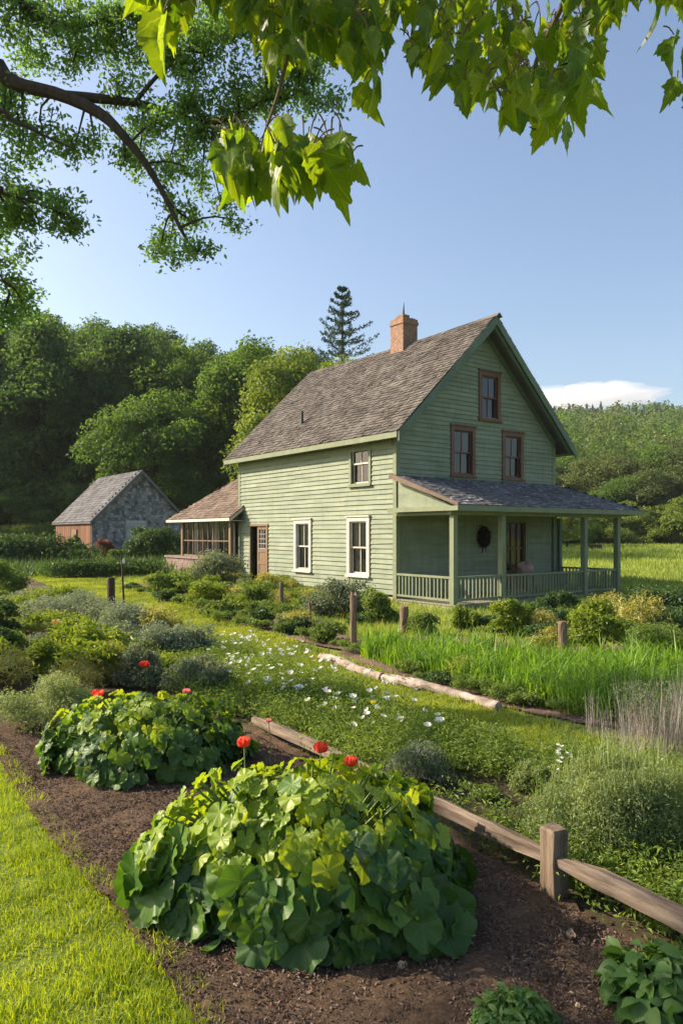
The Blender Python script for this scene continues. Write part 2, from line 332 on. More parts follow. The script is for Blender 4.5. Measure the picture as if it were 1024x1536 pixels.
M['orange_petal'] = leafy('orange_petal', (0.60, 0.22, 0.03), (0.72, 0.30, 0.05), 0.35, (1.1, 1.1, 0.9), 0.5, 0.3)

def soilmat(name, cols, scale=35):
    m, n, l, b = newmat(name)
    c1 = ramp(n, l, noise(n, l, scale, detail=8, rough=0.75), cols, [0.3 + 0.4 * i / (len(cols) - 1) for i in range(len(cols))])
    g = ramp(n, l, noise(n, l, 1.6, detail=3), [(0.7,) * 3, (1.25,) * 3], [0.35, 0.65])
    l.new(mixc(n, l, 1.0, c1, g, 'MULTIPLY'), b.inputs['Base Color']); b.inputs['Roughness'].default_value = 0.95; b.inputs['Specular IOR Level'].default_value = 0.15
    bump(n, l, b, noise(n, l, scale * 2, detail=8, rough=0.8), 0.9, 0.02); return m
M['mulch'] = soilmat('bark_mulch', [(0.052, 0.033, 0.021), (0.122, 0.080, 0.050), (0.22, 0.15, 0.098)], 45)
M['mulch_red'] = soilmat('red_mulch', [(0.08, 0.05, 0.038), (0.17, 0.112, 0.088), (0.25, 0.175, 0.14)], 30)
M['soil'] = soilmat('garden_soil', [(0.04, 0.032, 0.02), (0.09, 0.07, 0.042), (0.13, 0.10, 0.06)], 30)
M['turf'] = soilmat('turf', [(0.0845, 0.116, 0.02), (0.158, 0.211, 0.035), (0.222, 0.264, 0.055)], 14)
M['chip'] = surf('bark_chip', [(0.075, 0.050, 0.036), (0.145, 0.10, 0.074), (0.24, 0.175, 0.13)], 9, (1, 1, 1), 0.9, 0.2, 0.5, 0, 30)

def ground_mat():
    m, n, l, b = newmat('meadow_ground')
    c = ramp(n, l, noise(n, l, 0.5, detail=9, rough=0.7), [(0.13, 0.17, 0.035), (0.23, 0.27, 0.06), (0.31, 0.33, 0.10)], [0.3, 0.5, 0.72])
    c2 = ramp(n, l, noise(n, l, 9, detail=6), [(0.6,) * 3, (1.3,) * 3], [0.3, 0.7])
    l.new(mixc(n, l, 1.0, c, c2, 'MULTIPLY'), b.inputs['Base Color']); b.inputs['Roughness'].default_value = 1; b.inputs['Specular IOR Level'].default_value = 0.1
    bump(n, l, b, noise(n, l, 14, detail=8, rough=0.8), 0.8, 0.06); return m
M['ground'] = ground_mat()

# ------------------------------------------------------------------ ground and sheets
def axis(segs):
    out = [segs[0][0]]
    for a, b_, s in segs:
        n = max(1, round((b_ - a) / s)); out += list(a + (b_ - a) * (np.arange(n) + 1) / n)
    return np.array(out)
gx = axis([(-480, -200, 40), (-200, -60, 7), (-60, 60, 1.5), (60, 280, 5), (280, 480, 40)])
gy = axis([(-40, 0, 5), (0, 70, 1.0), (70, 160, 3), (160, 400, 8), (400, 600, 50)])
X, Y = np.meshgrid(gx, gy); Z = ground_z(X, Y)
nx_, ny_ = len(gx), len(gy); idx = np.arange(nx_ * ny_).reshape(ny_, nx_)
F = np.stack([idx[:-1, :-1], idx[:-1, 1:], idx[1:, 1:], idx[1:, :-1]], -1).reshape(-1, 4)
tag(link('ground', mesh_np('ground', [(np.stack([X, Y, Z], -1).reshape(-1, 3), F)], M['ground'], True)), 'rolling green meadow ground reaching from the garden to the hills', 'ground', kind='structure')

def sheet(name, poly, mat, off, cell, label, bumpy=0.0, ragged=0.0):
    P = np.array(poly); lo, hi = P.min(0), P.max(0)
    xs = np.arange(lo[0], hi[0] + cell, cell); ys = np.arange(lo[1], hi[1] + cell, cell)
    X, Y = np.meshgrid(xs, ys); cx, cy = X[:-1, :-1] + cell / 2, Y[:-1, :-1] + cell / 2
    keep = in_poly((cx + ragged * wob(cx, cy, 3)).ravel(), (cy + ragged * wob(cy, cx, 3)).ravel(), poly)
    Z = ground_z(X, Y) + off
    if bumpy: Z = Z + bumpy * (0.5 + 0.35 * wob(X, Y, 2.2) + 0.25 * wob(X, Y, 9, 1) + 0.3 * rng.random(X.shape))
    n = len(xs); idx = np.arange(X.size).reshape(X.shape)
    F = np.stack([idx[:-1, :-1], idx[:-1, 1:], idx[1:, 1:], idx[1:, :-1]], -1).reshape(-1, 4)[keep]
    used = np.unique(F); mp = np.zeros(X.size, int); mp[used] = np.arange(len(used))
    V = np.stack([X, Y, Z], -1).reshape(-1, 3)[used]
    return tag(link(name, mesh_np(name, [(V, mp[F])], mat, True)), label, 'ground', kind='structure')

def gl(pts): return [tuple(G(u, v)[:2]) for u, v in pts]
LAWN_EDGE = gl([(330, 1650), (290, 1536), (240, 1462), (190, 1390), (145, 1340), (100, 1290), (60, 1240), (30, 1200), (-2, 1145), (-40, 1110)])
LAWN = [(-0.3, 1.0)] + LAWN_EDGE + [(-4.6, 6.2), (-8, 6.0), (-8, 1.0)]
FENCE = [(1.62, 2.32), (0.974, 3.37), (-0.71, 6.2)]
MULCH = [(-0.3, 1.0)] + LAWN_EDGE + [(-3.6, 6.5), (-0.71, 6.3), (0.974, 3.40), (1.66, 2.34), (2.6, 1.0)]
PATH_LOW = gl([(40, 866), (100, 890), (230, 917), (330, 972), (400, 1002), (480, 1030), (600, 1076), (700, 1114), (760, 1130), (800, 1155)])
PATH_UP = gl([(110, 850), (190, 885), (260, 905), (330, 935), (420, 960), (480, 984), (560, 1012), (660, 1048), (745, 1072), (830, 1098), (915, 1122), (1060, 1170)])
PATH = PATH_LOW + [tuple(G(930, 1165)[:2])] + PATH_UP[::-1]
BED = [(1.7, 2.32), (0.974, 3.40), (-0.71, 6.3), (-3.6, 6.5), (-9, 6.8), (-10.5, 16), (-10.6, 22)] + PATH_LOW + [tuple(G(930, 1170)[:2]), (3.4, 5.2), (4.2, 2.3)]
IRIS = [(-0.10, 10.1), (0.60, 8.66), (1.55, 7.12), (2.05, 6.55), (2.9, 6.0), (5.0, 5.9), (7.0, 9.6), (5.0, 11.0), (2.9, 11.0), (1.5, 12.2), (0.1, 11.0)]
BORDER = gl([(190, 884), (260, 904), (330, 934), (420, 959), (520, 980), (600, 990), (560, 968), (480, 946), (420, 932), (330, 905), (250, 886), (205, 876)])
sheet('garden_bed', BED, M['soil'], 0.006, 0.10, 'dark planted soil of the flower bed between the rail fence and the mown path', 0.02, 0.05)
sheet('mulch_bed', MULCH, M['mulch'], 0.012, 0.03, 'brown bark mulch around the two squash plants', 0.04, 0.03)
sheet('lawn', LAWN, M['turf'], 0.008, 0.07, 'bright mown lawn in the near left corner', 0.01, 0.0)
sheet('grass_path', PATH, M['turf'], 0.018, 0.10, 'mown grass path curving between the beds', 0.008, 0.03)
sheet('iris_bed', IRIS, M['mulch_red'], 0.010, 0.05, 'reddish soil under the strap-leaved plants', 0.015, 0.05)
sheet('mulch_border', BORDER, M['mulch_red'], 0.020, 0.05, 'strip of reddish mulch along the far edge of the mown path', 0.015, 0.06)

# ------------------------------------------------------------------ leaf and blade generators
def blades(xy, h, wd, lean=0.4, z=None, two=True, curve=0.6, dirbias=None):
    n = len(xy); x, y = xy[:, 0], xy[:, 1]; z0 = (ground_z(x, y) if z is None else z) - 0.01
    h = h * (0.55 + 0.75 * rng.random(n)) * (1 + 0.45 * np.clip(0.6 * wob(x, y, 2.6) + 0.7 * wob(y, x, 7.3), -1, 1)); th = rng.random(n) * 2 * np.pi; ln = lean * rng.random(n) ** 0.8
    dx, dy = np.cos(th) * ln, np.sin(th) * ln
    if dirbias is not None: dx = dx + dirbias[0]; dy = dy + dirbias[1]
    ph = rng.random(n) * np.pi; px, py = np.cos(ph) * wd / 2, np.sin(ph) * wd / 2
    b0 = np.stack([x - px, y - py, z0], -1); b1 = np.stack([x + px, y + py, z0], -1)
    tp = np.stack([x + dx * h, y + dy * h, z0 + h * np.sqrt(np.maximum(0.15, 1 - ln ** 2 * 0.8))], -1)
    if not two:
        V = np.stack([b0, b1, tp], 1).reshape(-1, 3); return [(V, np.arange(n * 3).reshape(-1, 3))]
    mx = np.stack([x + dx * h * (0.5 - 0.28 * curve), y + dy * h * (0.5 - 0.28 * curve), z0 + h * (0.5 + 0.1 * curve)], -1)
    o = np.stack([px, py, 0 * px], -1) * 0.85
    V = np.stack([b0, b1, mx - o, mx + o, tp], 1).reshape(-1, 3); i = np.arange(n) * 5
    return [(V, np.stack([i, i + 1, i + 3, i + 2], -1)), (V, np.stack([i + 2, i + 3, i + 4], -1))]

def merge_quads_tris(ch):
    """blades() returns quads and tris over the same vertices: join them into one vertex block"""
    if len(ch) == 1: return ch
    return ch

def blade_mesh(name, ch, mat):
    if len(ch) == 1: return mesh_np(name, ch, mat)
    V = ch[0][0]; q = ch[0][1]; t = ch[1][1]
    n = len(q); me = bpy.data.meshes.new(name)
    L = np.concatenate([q, t], 1).ravel().astype(np.int32)
    st = np.empty(2 * n, np.int32); st[0::2] = np.arange(n) * 7; st[1::2] = np.arange(n) * 7 + 4
    me.vertices.add(len(V)); me.vertices.foreach_set("co", V.astype(np.float32).ravel())
    me.loops.add(len(L)); me.loops.foreach_set("vertex_index", L)
    me.polygons.add(2 * n); me.polygons.foreach_set("loop_start", st)
    me.polygons.foreach_set("use_smooth", np.zeros(2 * n, bool)); me.update(calc_edges=True); me.materials.append(mat); return me

def leaf_quads(P, N, size, aspect=0.5, droop=0.2, up=None):
    """diamond leaves folded on the midrib; P positions, N facing directions"""
    n = len(P); N = unit(N); r = unit(rng.normal(size=(n, 3))) if up is None else unit(up + 0.5 * rng.normal(size=(n, 3)))
    T = unit(r - N * (r * N).sum(-1, keepdims=True)); B = np.cross(N, T)
    s = (size * (0.6 + 0.8 * rng.random(n)))[:, None]
    a = P - T * s * 0.5; c = P + T * s * 0.5 - N * s * droop
    b = P + B * s * aspect / 2 - N * s * 0.05 + N * s * 0.08; d = P - B * s * aspect / 2 + N * s * 0.08
    V = np.stack([a, b, c, d], 1).reshape(-1, 3); return V, np.arange(n * 4).reshape(-1, 4)

def cloud(blobs, n, size, aspect=0.55, fill=0.45, outw=0.9, upw=0.5, rnd=0.8, lump=0.18, flat_bottom=True, droop=0.2):
    B = np.array(blobs, float); wgt = (B[:, 3] * B[:, 4] + B[:, 3] * B[:, 5] + B[:, 4] * B[:, 5]); wgt /= wgt.sum()
    k = rng.choice(len(B), n, p=wgt); D = unit(rng.normal(size=(n, 3)))
    if flat_bottom: D[:, 2] = np.where(D[:, 2] < -0.35, -D[:, 2], D[:, 2])
    rad = (1 - fill * rng.random(n) ** 1.6) * (1 + lump * np.sin(D[:, 0] * 5 + k * 1.7) * np.cos(D[:, 1] * 4.3 + k) + lump * 0.7 * np.sin(D[:, 2] * 7 + D[:, 0] * 6 + k))
    P = B[k, :3] + D * B[k, 3:6] * rad[:, None]
    N = outw * D + np.array([0, 0, upw]) + rnd * rng.normal(size=(n, 3))
    return leaf_quads(P, N, size, aspect, droop)

def sprig(name, P, h, n_leaf, size, mat): pass

# ------------------------------------------------------------------ farmhouse
HO = (1.342, 18.0, 0.0); HR = math.atan2(0.594, 0.8047)
HW, HL, HT = 6.1, 7.95, 0.0
EAVE, RIDGE, SL, SR, SM = 4.16, 7.5, -0.34, 6.46, 3.06
house = empty('farmhouse', HO, HR, 'old sage green clapboard farmhouse with steep shingled roof and front porch', 'house')
TAN = (RIDGE - EAVE) / (SM - SL)

def sub_iv(iv, cut):
    out = []
    for a, b in iv:
        c, d = cut
        if d <= a or c >= b: out.append((a, b)); continue
        if c > a: out.append((a, c))
        if d < b: out.append((d, b))
    return out

def clapboards(mb, mapf, z0, z1, bounds, openings, exp=0.152, proud=0.034):
    """real lapped boards; mapf(x, out, z) -> local point; bounds(z) -> (x0, x1)"""
    z = z0
    while z < z1 - 0.01:
        e = exp * (0.97 + 0.06 * rng.random()); zt = min(z + e, z1); x0b, x1b = bounds(z); x0t, x1t = bounds(zt)
        iv = [(x0b, x1b)]
        for a, b, c, d in openings:
            if min(zt, d) - max(z, c) > 0.3 * (zt - z): iv = sub_iv(iv, (a, b))
        segs = []
        for a, b in iv:                                   # butt joints
            while b - a > 3.4:
                c = a + 1.6 + 1.6 * rng.random(); segs.append((a, c)); a = c
            segs.append((a, b))
        for a, b in segs:
            pr = proud * (0.9 + 0.25 * rng.random()); dz = 0.004 * rng.normal(); sag = 0.003 * rng.normal()
            at_, bt_ = (x0t if a == x0b else a), (x1t if b == x1b else b)
            xs = [a, b]; V = [mapf(a, 0.003, z - 0.012), mapf(a, pr, z - 0.012 + dz), mapf(at_, 0.004, zt), mapf(b, 0.003, z - 0.012), mapf(b, pr, z - 0.012 - dz + sag), mapf(bt_, 0.004, zt)]
            mb.add(V, [[1, 4, 5, 2], [0, 3, 4, 1]]).add(V, [[0, 1, 2], [3, 5, 4]])
        z = zt
SIDE_WIN = [(3.66, 4.56, 0.62, 2.10), (1.00, 1.96, 0.60, 2.13), (0.95, 1.87, 2.96, 4.13)]     # t0 t1 z0 z1 outer casing
GAB_WIN = [(2.88, 3.74, 4.78, 6.08), (1.83, 2.74, 3.22, 4.52), (3.81, 4.69, 3.22, 4.52)]
DOOR = (6.08, 7.22, 0.18, 1.93); PDOOR = (3.95, 4.80, 0.12, 2.02)
mp_side = lambda x, o, z: (-o, x, z)
mp_gab = lambda x, o, z: (x, -o, z)
mp_right = lambda x, o, z: (HW + o, x, z)
mp_back = lambda x, o, z: (x, HL + o, z)
shrink = lambda w_, k=0.05: (w_[0] + k, w_[1] - k, w_[2] + k, w_[3] - k)
mb = MB(); clapboards(mb, mp_side, 0.20, EAVE + 0.06, lambda z: (0.02, HL - 0.02), [shrink(w_) for w_ in SIDE_WIN] + [DOOR], 0.125)
mb.build('side_wall', M['siding'], house)
gb = lambda z: (max(0.02, SL + (z - EAVE) / TAN + 0.08), min(HW - 0.02, SR - (z - EAVE) / TAN - 0.08))
mb = MB(); clapboards(mb, mp_gab, 0.14, RIDGE - 0.2, gb, [shrink(w_) for w_ in GAB_WIN] + [PDOOR], 0.118)
mb.build('gable_wall', M['siding_gable'], house)
mb = MB(); clapboards(mb, mp_right, 0.14, EAVE, lambda z: (0.02, HL - 0.02), [], 0.15); clapboards(mb, mp_back, 0.14, RIDGE - 0.2, gb, [], 0.15)
mb.build('rear_wall', M['siding_gable'], house)
mb = MB(); mb.box(0.02, HW - 0.02, 0.02, HL - 0.02, -0.3, 0.12); mb.box(0.03, HW - 0.03, 0.03, HL - 0.03, 2.62, 2.7)
mb.build('foundation', M['stone'], house)
for x, y in ((0, 0), (0, HL), (HW, 0), (HW, HL)):
    sx, sy = (-1 if x == 0 else 1), (-1 if y == 0 else 1)
    mb = MB(); mb.box(*sorted((x + sx * 0.035, x - sx * 0.09)), *sorted((y - sy * 0.09, y + sy * 0.036)), -0.1, EAVE + 0.1); mb.build('corner_board', M['trim_green'], house)
mb = MB(); mb.box(0.12, 0.30, -0.034, 0.01, 0.05, 2.3); mb.build('pilaster', M['trim_green'], house)   # broad pilaster beside the porch
mb = MB(); mb.box(HW - 0.11, HW + 0.06, -0.075, -0.037, 0.05, 2.2); mb.build('pilaster', M['trim_dark'], house)

def shingles(mb, origin, uax, vax, nrm, poly, exp=0.15, wid=(0.11, 0.2), th=0.016, sag=None):
    """courses of separate shingles over a roof plane; poly in (u,v), v runs up the slope"""
    O_, U, Vx, N = (np.array(q, float) for q in (origin, uax, vax, nrm)); P = np.array(poly, float)
    v = P[:, 1].min(); row = 0; A = []
    while v < P[:, 1].max() - 0.01:
        u = P[:, 0].min() - rng.random() * 0.15
        while u < P[:, 0].max():
            w_ = wid[0] + (wid[1] - wid[0]) * rng.random(); A.append((u, u + w_ - 0.006, v, row)); u += w_
        v += exp; row += 1
    A = np.array(A); lo, hi = P.min(0), P.max(0)
    uc = np.clip((A[:, 0] + A[:, 1]) / 2, lo[0] + 0.01, hi[0] - 0.01); keep = in_poly(uc, np.minimum(A[:, 2] + exp * 0.5, hi[1] - 0.004), poly); A = A[keep]; n = len(A)
    u0, u1 = np.clip(A[:, 0], lo[0], hi[0]), np.clip(A[:, 1], lo[0], hi[0])
    v0 = A[:, 2] + rng.normal(size=n) * 0.010; v1 = np.minimum(A[:, 2] + exp * 1.5, hi[1]); t = th * (0.7 + 0.9 * rng.random(n)); t2 = t + 0.004 * rng.normal(size=n)
    def pt(u, v, h):
        q = O_ + u[:, None] * U + v[:, None] * Vx + h[:, None] * N
        if sag is not None: q = q + sag(u, v)
        return q
    lo_ = np.full(n, -0.004)
    V = np.stack([pt(u0, v0, lo_), pt(u1, v0, lo_), pt(u1, v0, t + 0.006), pt(u0, v0, t2 + 0.006), pt(u1, v1, lo_ + 0.006), pt(u0, v1, lo_ + 0.006)], 1).reshape(-1, 3)
    i = np.arange(n)[:, None] * 6
    mb.add(V, np.concatenate([i + [0, 1, 2, 3], i + [3, 2, 4, 5]], 0)).add(V, np.concatenate([i + [0, 3, 5], i + [1, 4, 2]], 0))

T0, T1 = -0.5, 8.35
slope_len = math.hypot(SM - SL, RIDGE - EAVE); cu = (SM - SL) / slope_len; su = (RIDGE - EAVE) / slope_len
mb = MB()
roofsag = lambda u, v: np.stack([0 * u, 0 * u, -0.07 * np.sin(np.clip((u - T0) / (T1 - T0), 0, 1) * np.pi) * np.clip(v / slope_len, 0, 1) - 0.02 * np.sin(u * 1.9) * np.sin(v * 1.3)], -1)
shingles(mb, (SL - 0.03, 0, EAVE - 0.03), (0, 1, 0), (cu, 0, su), (-su, 0, cu), [(T0, 0), (T1, 0), (T1, slope_len + 0.05), (T0, slope_len + 0.05)], 0.125, (0.08, 0.16), 0.02, sag=roofsag)
shingles(mb, (SR + 0.03, 0, EAVE - 0.03), (0, 1, 0), (-cu, 0, su), (su, 0, cu), [(T0, 0), (T1, 0), (T1, slope_len + 0.05), (T0, slope_len + 0.05)], 0.125, (0.08, 0.16), 0.02, sag=roofsag)
for k in range(46):                                                     # ridge caps
    y = T0 + (T1 - T0) * k / 46; z = RIDGE + 0.02 - 0.07 * math.sin((y - T0) / (T1 - T0) * math.pi)
    for sg in (-1, 1): mb.bar((SM, y, z), (SM + sg * 0.11, y, z - 0.105), 0.215, 0.018, up=(sg * 0.7, 0, 0.7))
d = 0.10
mb.hexa([(SL, T0 + 0.02, EAVE - 0.10), (SL, T1, EAVE - 0.10), (SM, T1, RIDGE - 0.19), (SM, T0 + 0.02, RIDGE - 0.19), (SL, T0 + 0.02, EAVE - 0.045), (SL, T1, EAVE - 0.045), (SM, T1, RIDGE - 0.10), (SM, T0 + 0.02, RIDGE - 0.10)])
mb.hexa([(SR, T1, EAVE - 0.10), (SR, T0 + 0.02, EAVE - 0.10), (SM, T0 + 0.02, RIDGE - 0.19), (SM, T1, RIDGE - 0.19), (SR, T1, EAVE - 0.045), (SR, T0 + 0.02, EAVE - 0.045), (SM, T0 + 0.02, RIDGE - 0.10), (SM, T1, RIDGE - 0.10)])
roof = mb.build('roof', M['shingle'], house)
mb = MB()                                                               # raking boards, one per slope, soffit strips and eave boards
for s0, sg in ((SL, 1), (SR, -1)):
    for yb, th in ((T0 - 0.02, 0.035), (T1 + 0.003, 0.03)):
        mb = MB(); mb.hexa([(s0 - sg * 0.02, yb, EAVE - 0.26), (s0 - sg * 0.02, yb + th, EAVE - 0.26), (SM, yb + th, RIDGE - 0.27), (SM, yb, RIDGE - 0.27), (s0 - sg * 0.02, yb, EAVE - 0.03), (s0 - sg * 0.02, yb + th, EAVE - 0.03), (SM, yb + th, RIDGE - 0.02), (SM, yb, RIDGE - 0.02)]); mb.build('rake_board', M['trim_dark'], house)
    mb = MB(); mb.hexa([(s0 + sg * 0.12, T0 + 0.06, EAVE - 0.17), (s0 + sg * 0.12, T0 + 0.14, EAVE - 0.17), (SM, T0 + 0.14, RIDGE - 0.36), (SM, T0 + 0.06, RIDGE - 0.36), (s0 + sg * 0.12, T0 + 0.06, EAVE - 0.0), (s0 + sg * 0.12, T0 + 0.14, EAVE - 0.0), (SM, T0 + 0.14, RIDGE - 0.2), (SM, T0 + 0.06, RIDGE - 0.2)]); mb.build('soffit_strip', M['trim_dark'], house)
    mb = MB(); mb.hexa([(s0 + sg * 0.38, -0.06, EAVE + 0.06), (s0 + sg * 0.38, -0.03, EAVE + 0.06), (SM, -0.03, RIDGE - 0.42), (SM, -0.06, RIDGE - 0.42), (s0 + sg * 0.38, -0.06, EAVE + 0.24), (s0 + sg * 0.38, -0.03, EAVE + 0.24), (SM, -0.03, RIDGE - 0.22), (SM, -0.06, RIDGE - 0.22)]); mb.build('frieze_board', M['trim_dark'], house)
for s0, sg in ((SL, 1), (SR, -1)):
    mb = MB(); a_, b_ = sorted((s0 - sg * 0.045, s0 - sg * 0.004)); mb.box(a_, b_, T0 + 0.04, T1, EAVE - 0.17, EAVE - 0.035)
    a_, b_ = sorted((s0, s0 + sg * 0.24)); mb.box(a_, b_, 0.05, T1 - 0.02, EAVE - 0.14, EAVE - 0.115)
    mb.build('eave_board', M['trim_green'], house)
mb = MB(); mb.box(-0.045, -0.024, 0.1, HL - 0.1, EAVE - 0.32, EAVE - 0.16); mb.build('frieze_board', M['trim_green'], house)
mb = MB(); mb.tube([(0.55, 5.03, 4.7), (0.55, 5.03, 5.42)], [0.045, 0.045], 10)
mb.build('vent_pipe', M['iron'], house)
# chimney
mb = MB(); cx, cy = SM, 3.2
mb.box(cx - 0.29, cx + 0.29, cy - 0.29, cy + 0.29, 6.6, 8.02); mb.box(cx - 0.315, cx + 0.315, cy - 0.315, cy + 0.315, 8.02, 8.12); mb.box(cx - 0.295, cx + 0.295, cy - 0.295, cy + 0.295, 8.12, 8.2)
mb.box(cx - 0.30, cx - 0.04, cy - 0.30, cy + 0.05, 8.2, 8.28); mb.box(cx + 0.1, cx + 0.29, cy - 0.2, cy + 0.28, 8.2, 8.25)
ch = mb.build('chimney', M['brick'], house)
mb = MB(); mb.tube([(cx - 0.02, cy, 8.2), (cx - 0.02, cy, 8.42), (cx, cy, 8.75)], [0.05, 0.035, 0.006], 8); mb.build('lightning_rod', M['iron'], ch)

def window(par, mapf, w_, mat, cas=0.10, frontal=0.055, bars=1, curtain=True, sashmat=None):
    a, b, c, d = w_; sashmat = sashmat or mat
    def bx(m_, x0, x1, o0, o1, z0, z1):
        V = [mapf(x, o, z) for z in (z0, z1) for x, o in ((x0, o0), (x1, o0), (x1, o1), (x0, o1))]; m_.add(V, BOXF)
    m1 = MB()
    bx(m1, a, a + cas, -0.02, frontal, c, d); bx(m1, b - cas, b, -0.02, frontal, c, d)
    bx(m1, a + cas, b - cas, -0.02, frontal, d - cas, d); bx(m1, a - 0.03, b + 0.03, 0.0, frontal + 0.035, d, d + 0.035)
    bx(m1, a + cas, b - cas, -0.02, frontal - 0.004, c, c + 0.045)
    win = m1.build('window', mat, par)
    m2 = MB(); bx(m2, a - 0.025, b + 0.025, 0.0, frontal + 0.045, c - 0.045, c); m2.build('sill', mat, win)
    x0, x1, z0, z1 = a + cas, b - cas, c + 0.045, d - cas; zm = (z0 + z1) / 2; s = 0.038
    m3 = MB()
    for q0, q1, o in ((z0, zm + 0.02, -0.045), (zm - 0.02, z1, -0.012)):
        bx(m3, x0, x0 + s, o - 0.03, o, q0, q1); bx(m3, x1 - s, x1, o - 0.03, o, q0, q1)
        bx(m3, x0 + s, x1 - s, o - 0.03, o, q0, q0 + s); bx(m3, x0 + s, x1 - s, o - 0.03, o, q1 - s, q1)
        for k in range(bars):
            xb = x0 + (x1 - x0) * (k + 1) / (bars + 1); bx(m3, xb - 0.01, xb + 0.01, o - 0.024, o - 0.003, q0 + s, q1 - s)
    m3.build('sash', sashmat, win)
    m4 = MB()
    for q0, q1, o in ((z0, zm + 0.02, -0.062), (zm - 0.02, z1, -0.03)):
        tl = 0.004 * rng.normal(); m4.add([mapf(x0 + s, o, q0 + s), mapf(x1 - s, o, q0 + s), mapf(x1 - s, o + tl, q1 - s), mapf(x0 + s, o + tl, q1 - s)], [[0, 1, 2, 3]])
    m4.build('pane', M['glass'], win)
    if curtain:
        m5 = MB(); n = 18
        for sg, xa, xb in ((0, x0, x0 + (x1 - x0) * 0.34), (1, x1 - (x1 - x0) * 0.30, x1)):
            V = []
            for k in range(n + 1):
                x = xa + (xb - xa) * k / n; o = -0.16 + 0.02 * math.sin(k * 1.9 + sg); V += [mapf(x, o, z0 - 0.1), mapf(x, o, z1 + 0.05)]
            m5.add(V, [[2 * k, 2 * k + 2, 2 * k + 3, 2 * k + 1] for k in range(n)])
        m5.build('curtain', M['curtain'], win)
    return win
for w_ in SIDE_WIN[:2]: window(house, mp_side, w_, M['trim_white'], 0.115, 0.06, sashmat=M['trim_white'])
window(house, mp_side, SIDE_WIN[2], M['trim_green'], 0.09, 0.05, 1, False, M['trim_white'])
for i, w_ in enumerate(GAB_WIN): window(house, mp_gab, w_, M['trim_brown'], 0.115, 0.055, 1, i == 1, M['trim_brown'])
# side door: dark opening with a half open wooden leaf
a, b, c, d = DOOR
mb = MB(); mb.box(-0.05, 0.03, a, a + 0.07, c, d); mb.box(-0.05, 0.03, b - 0.06, b, c, d); mb.box(-0.06, 0.03, a - 0.03, b + 0.03, d, d + 0.07); mb.box(-0.12, 0.03, a, b, c - 0.12, c)
door = mb.build('door', M['wood_brown'], house)
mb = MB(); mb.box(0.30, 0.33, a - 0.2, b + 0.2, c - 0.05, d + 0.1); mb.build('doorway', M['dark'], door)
mb = MB(); y0, y1 = a + 0.075, a + 0.68; zt = 1.22
mb.box(0.0, 0.03, y0, y1, c + 0.01, zt); mb.box(-0.014, 0.0, y0, y0 + 0.09, c + 0.01, d - 0.02); mb.box(-0.014, 0.0, y1 - 0.09, y1, c + 0.01, d - 0.02)
for z in (c + 0.01, zt - 0.12, d - 0.1, 0.72): mb.box(-0.0135, 0.0, y0 + 0.09, y1 - 0.09, z, z + 0.10)
leaf = mb.build('door_leaf', M['wood_brown'], door)
mb = MB()
for k in range(5): mb.box(-0.008, 0.004, y0 + 0.09 + (y1 - y0 - 0.18) * k / 4 - 0.008, y0 + 0.09 + (y1 - y0 - 0.18) * k / 4 + 0.008, zt - 0.01, d - 0.1)
for k in range(5): mb.box(-0.0075, 0.0035, y0 + 0.09, y1 - 0.09, zt + (d - 0.1 - zt) * k / 4 - 0.008, zt + (d - 0.1 - zt) * k / 4 + 0.008)
mb.build('lattice', M['barn_pale'], door)
# porch door with dark panes
a, b, c, d = PDOOR
mb = MB(); mb.box(a - 0.06, a + 0.02, -0.05, 0.04, c, d + 0.06); mb.box(b - 0.02, b + 0.07, -0.05, 0.04, c, d + 0.06); mb.box(a + 0.02, b - 0.02, -0.05, 0.04, d, d + 0.06)
pd = mb.build('porch_door', M['trim_green'], house)
mb = MB(); mb.box(a + 0.02, b - 0.02, 0.03, 0.06, c, 0.62)
for k in range(4): xx = a + 0.04 + (b - a - 0.08) * k / 3; mb.box(xx - 0.02, xx + 0.02, 0.025, 0.06, 0.62, d)
for z in (0.62, 1.25, d - 0.06): mb.box(a + 0.02, b - 0.02, 0.027, 0.058, z, z + 0.05)
mb.build('door_leaf', M['trim_brown'], pd)
mb = MB(); mb.add([(a, 0.05, 0.6), (b, 0.05, 0.6), (b, 0.05, d), (a, 0.05, d)], [[0, 1, 2, 3]]); mb.build('pane', M['glass'], pd)

# porch
PD, PE = 1.96, 2.30
mb = MB(); mb.box(-0.05, 6.45, -PD - 0.12, -0.04, -0.06, 0.07)
for k in range(14): mb.box(-0.07, 6.47, -PD - 0.12 + k * 0.142, -PD - 0.12 + k * 0.142 + 0.134, 0.07, 0.10)
porch = mb.build('porch', M['deck'], house)
ZT, ZE = 3.13, 2.33
mb = MB(); plen = math.hypot(PE, ZT - ZE); cp, sp = PE / plen, (ZT - ZE) / plen
SX0, SX1 = -0.20, 6.98
shingles(mb, (0, -PE, ZE), (1, 0, 0), (0, cp, sp), (0, -sp, cp), [(SX0, 0), (SX1, 0), (6.05, plen), (SX0, plen)], 0.13, (0.10, 0.19))
hl = math.hypot(SX1 - 6.05, ZT - ZE); ch_, sh_ = (SX1 - 6.05) / hl, (ZT - ZE) / hl
shingles(mb, (SX1, 0, ZE), (0, 1, 0), (-ch_, 0, sh_), (sh_, 0, ch_), [(-PE, 0), (0.6, 0), (0.6, hl), (0, hl)], 0.13, (0.10, 0.19))
mb.hexa([(SX0 + 0.02, -PE + 0.02, ZE - 0.05), (SX1 - 0.02, -PE + 0.02, ZE - 0.05), (6.05, -0.03, ZT - 0.06), (SX0 + 0.02, -0.03, ZT - 0.06), (SX0 + 0.02, -PE + 0.02, ZE - 0.005), (SX1 - 0.02, -PE + 0.02, ZE - 0.005), (6.05, -0.03, ZT - 0.012), (SX0 + 0.02, -0.03, ZT - 0.012)])
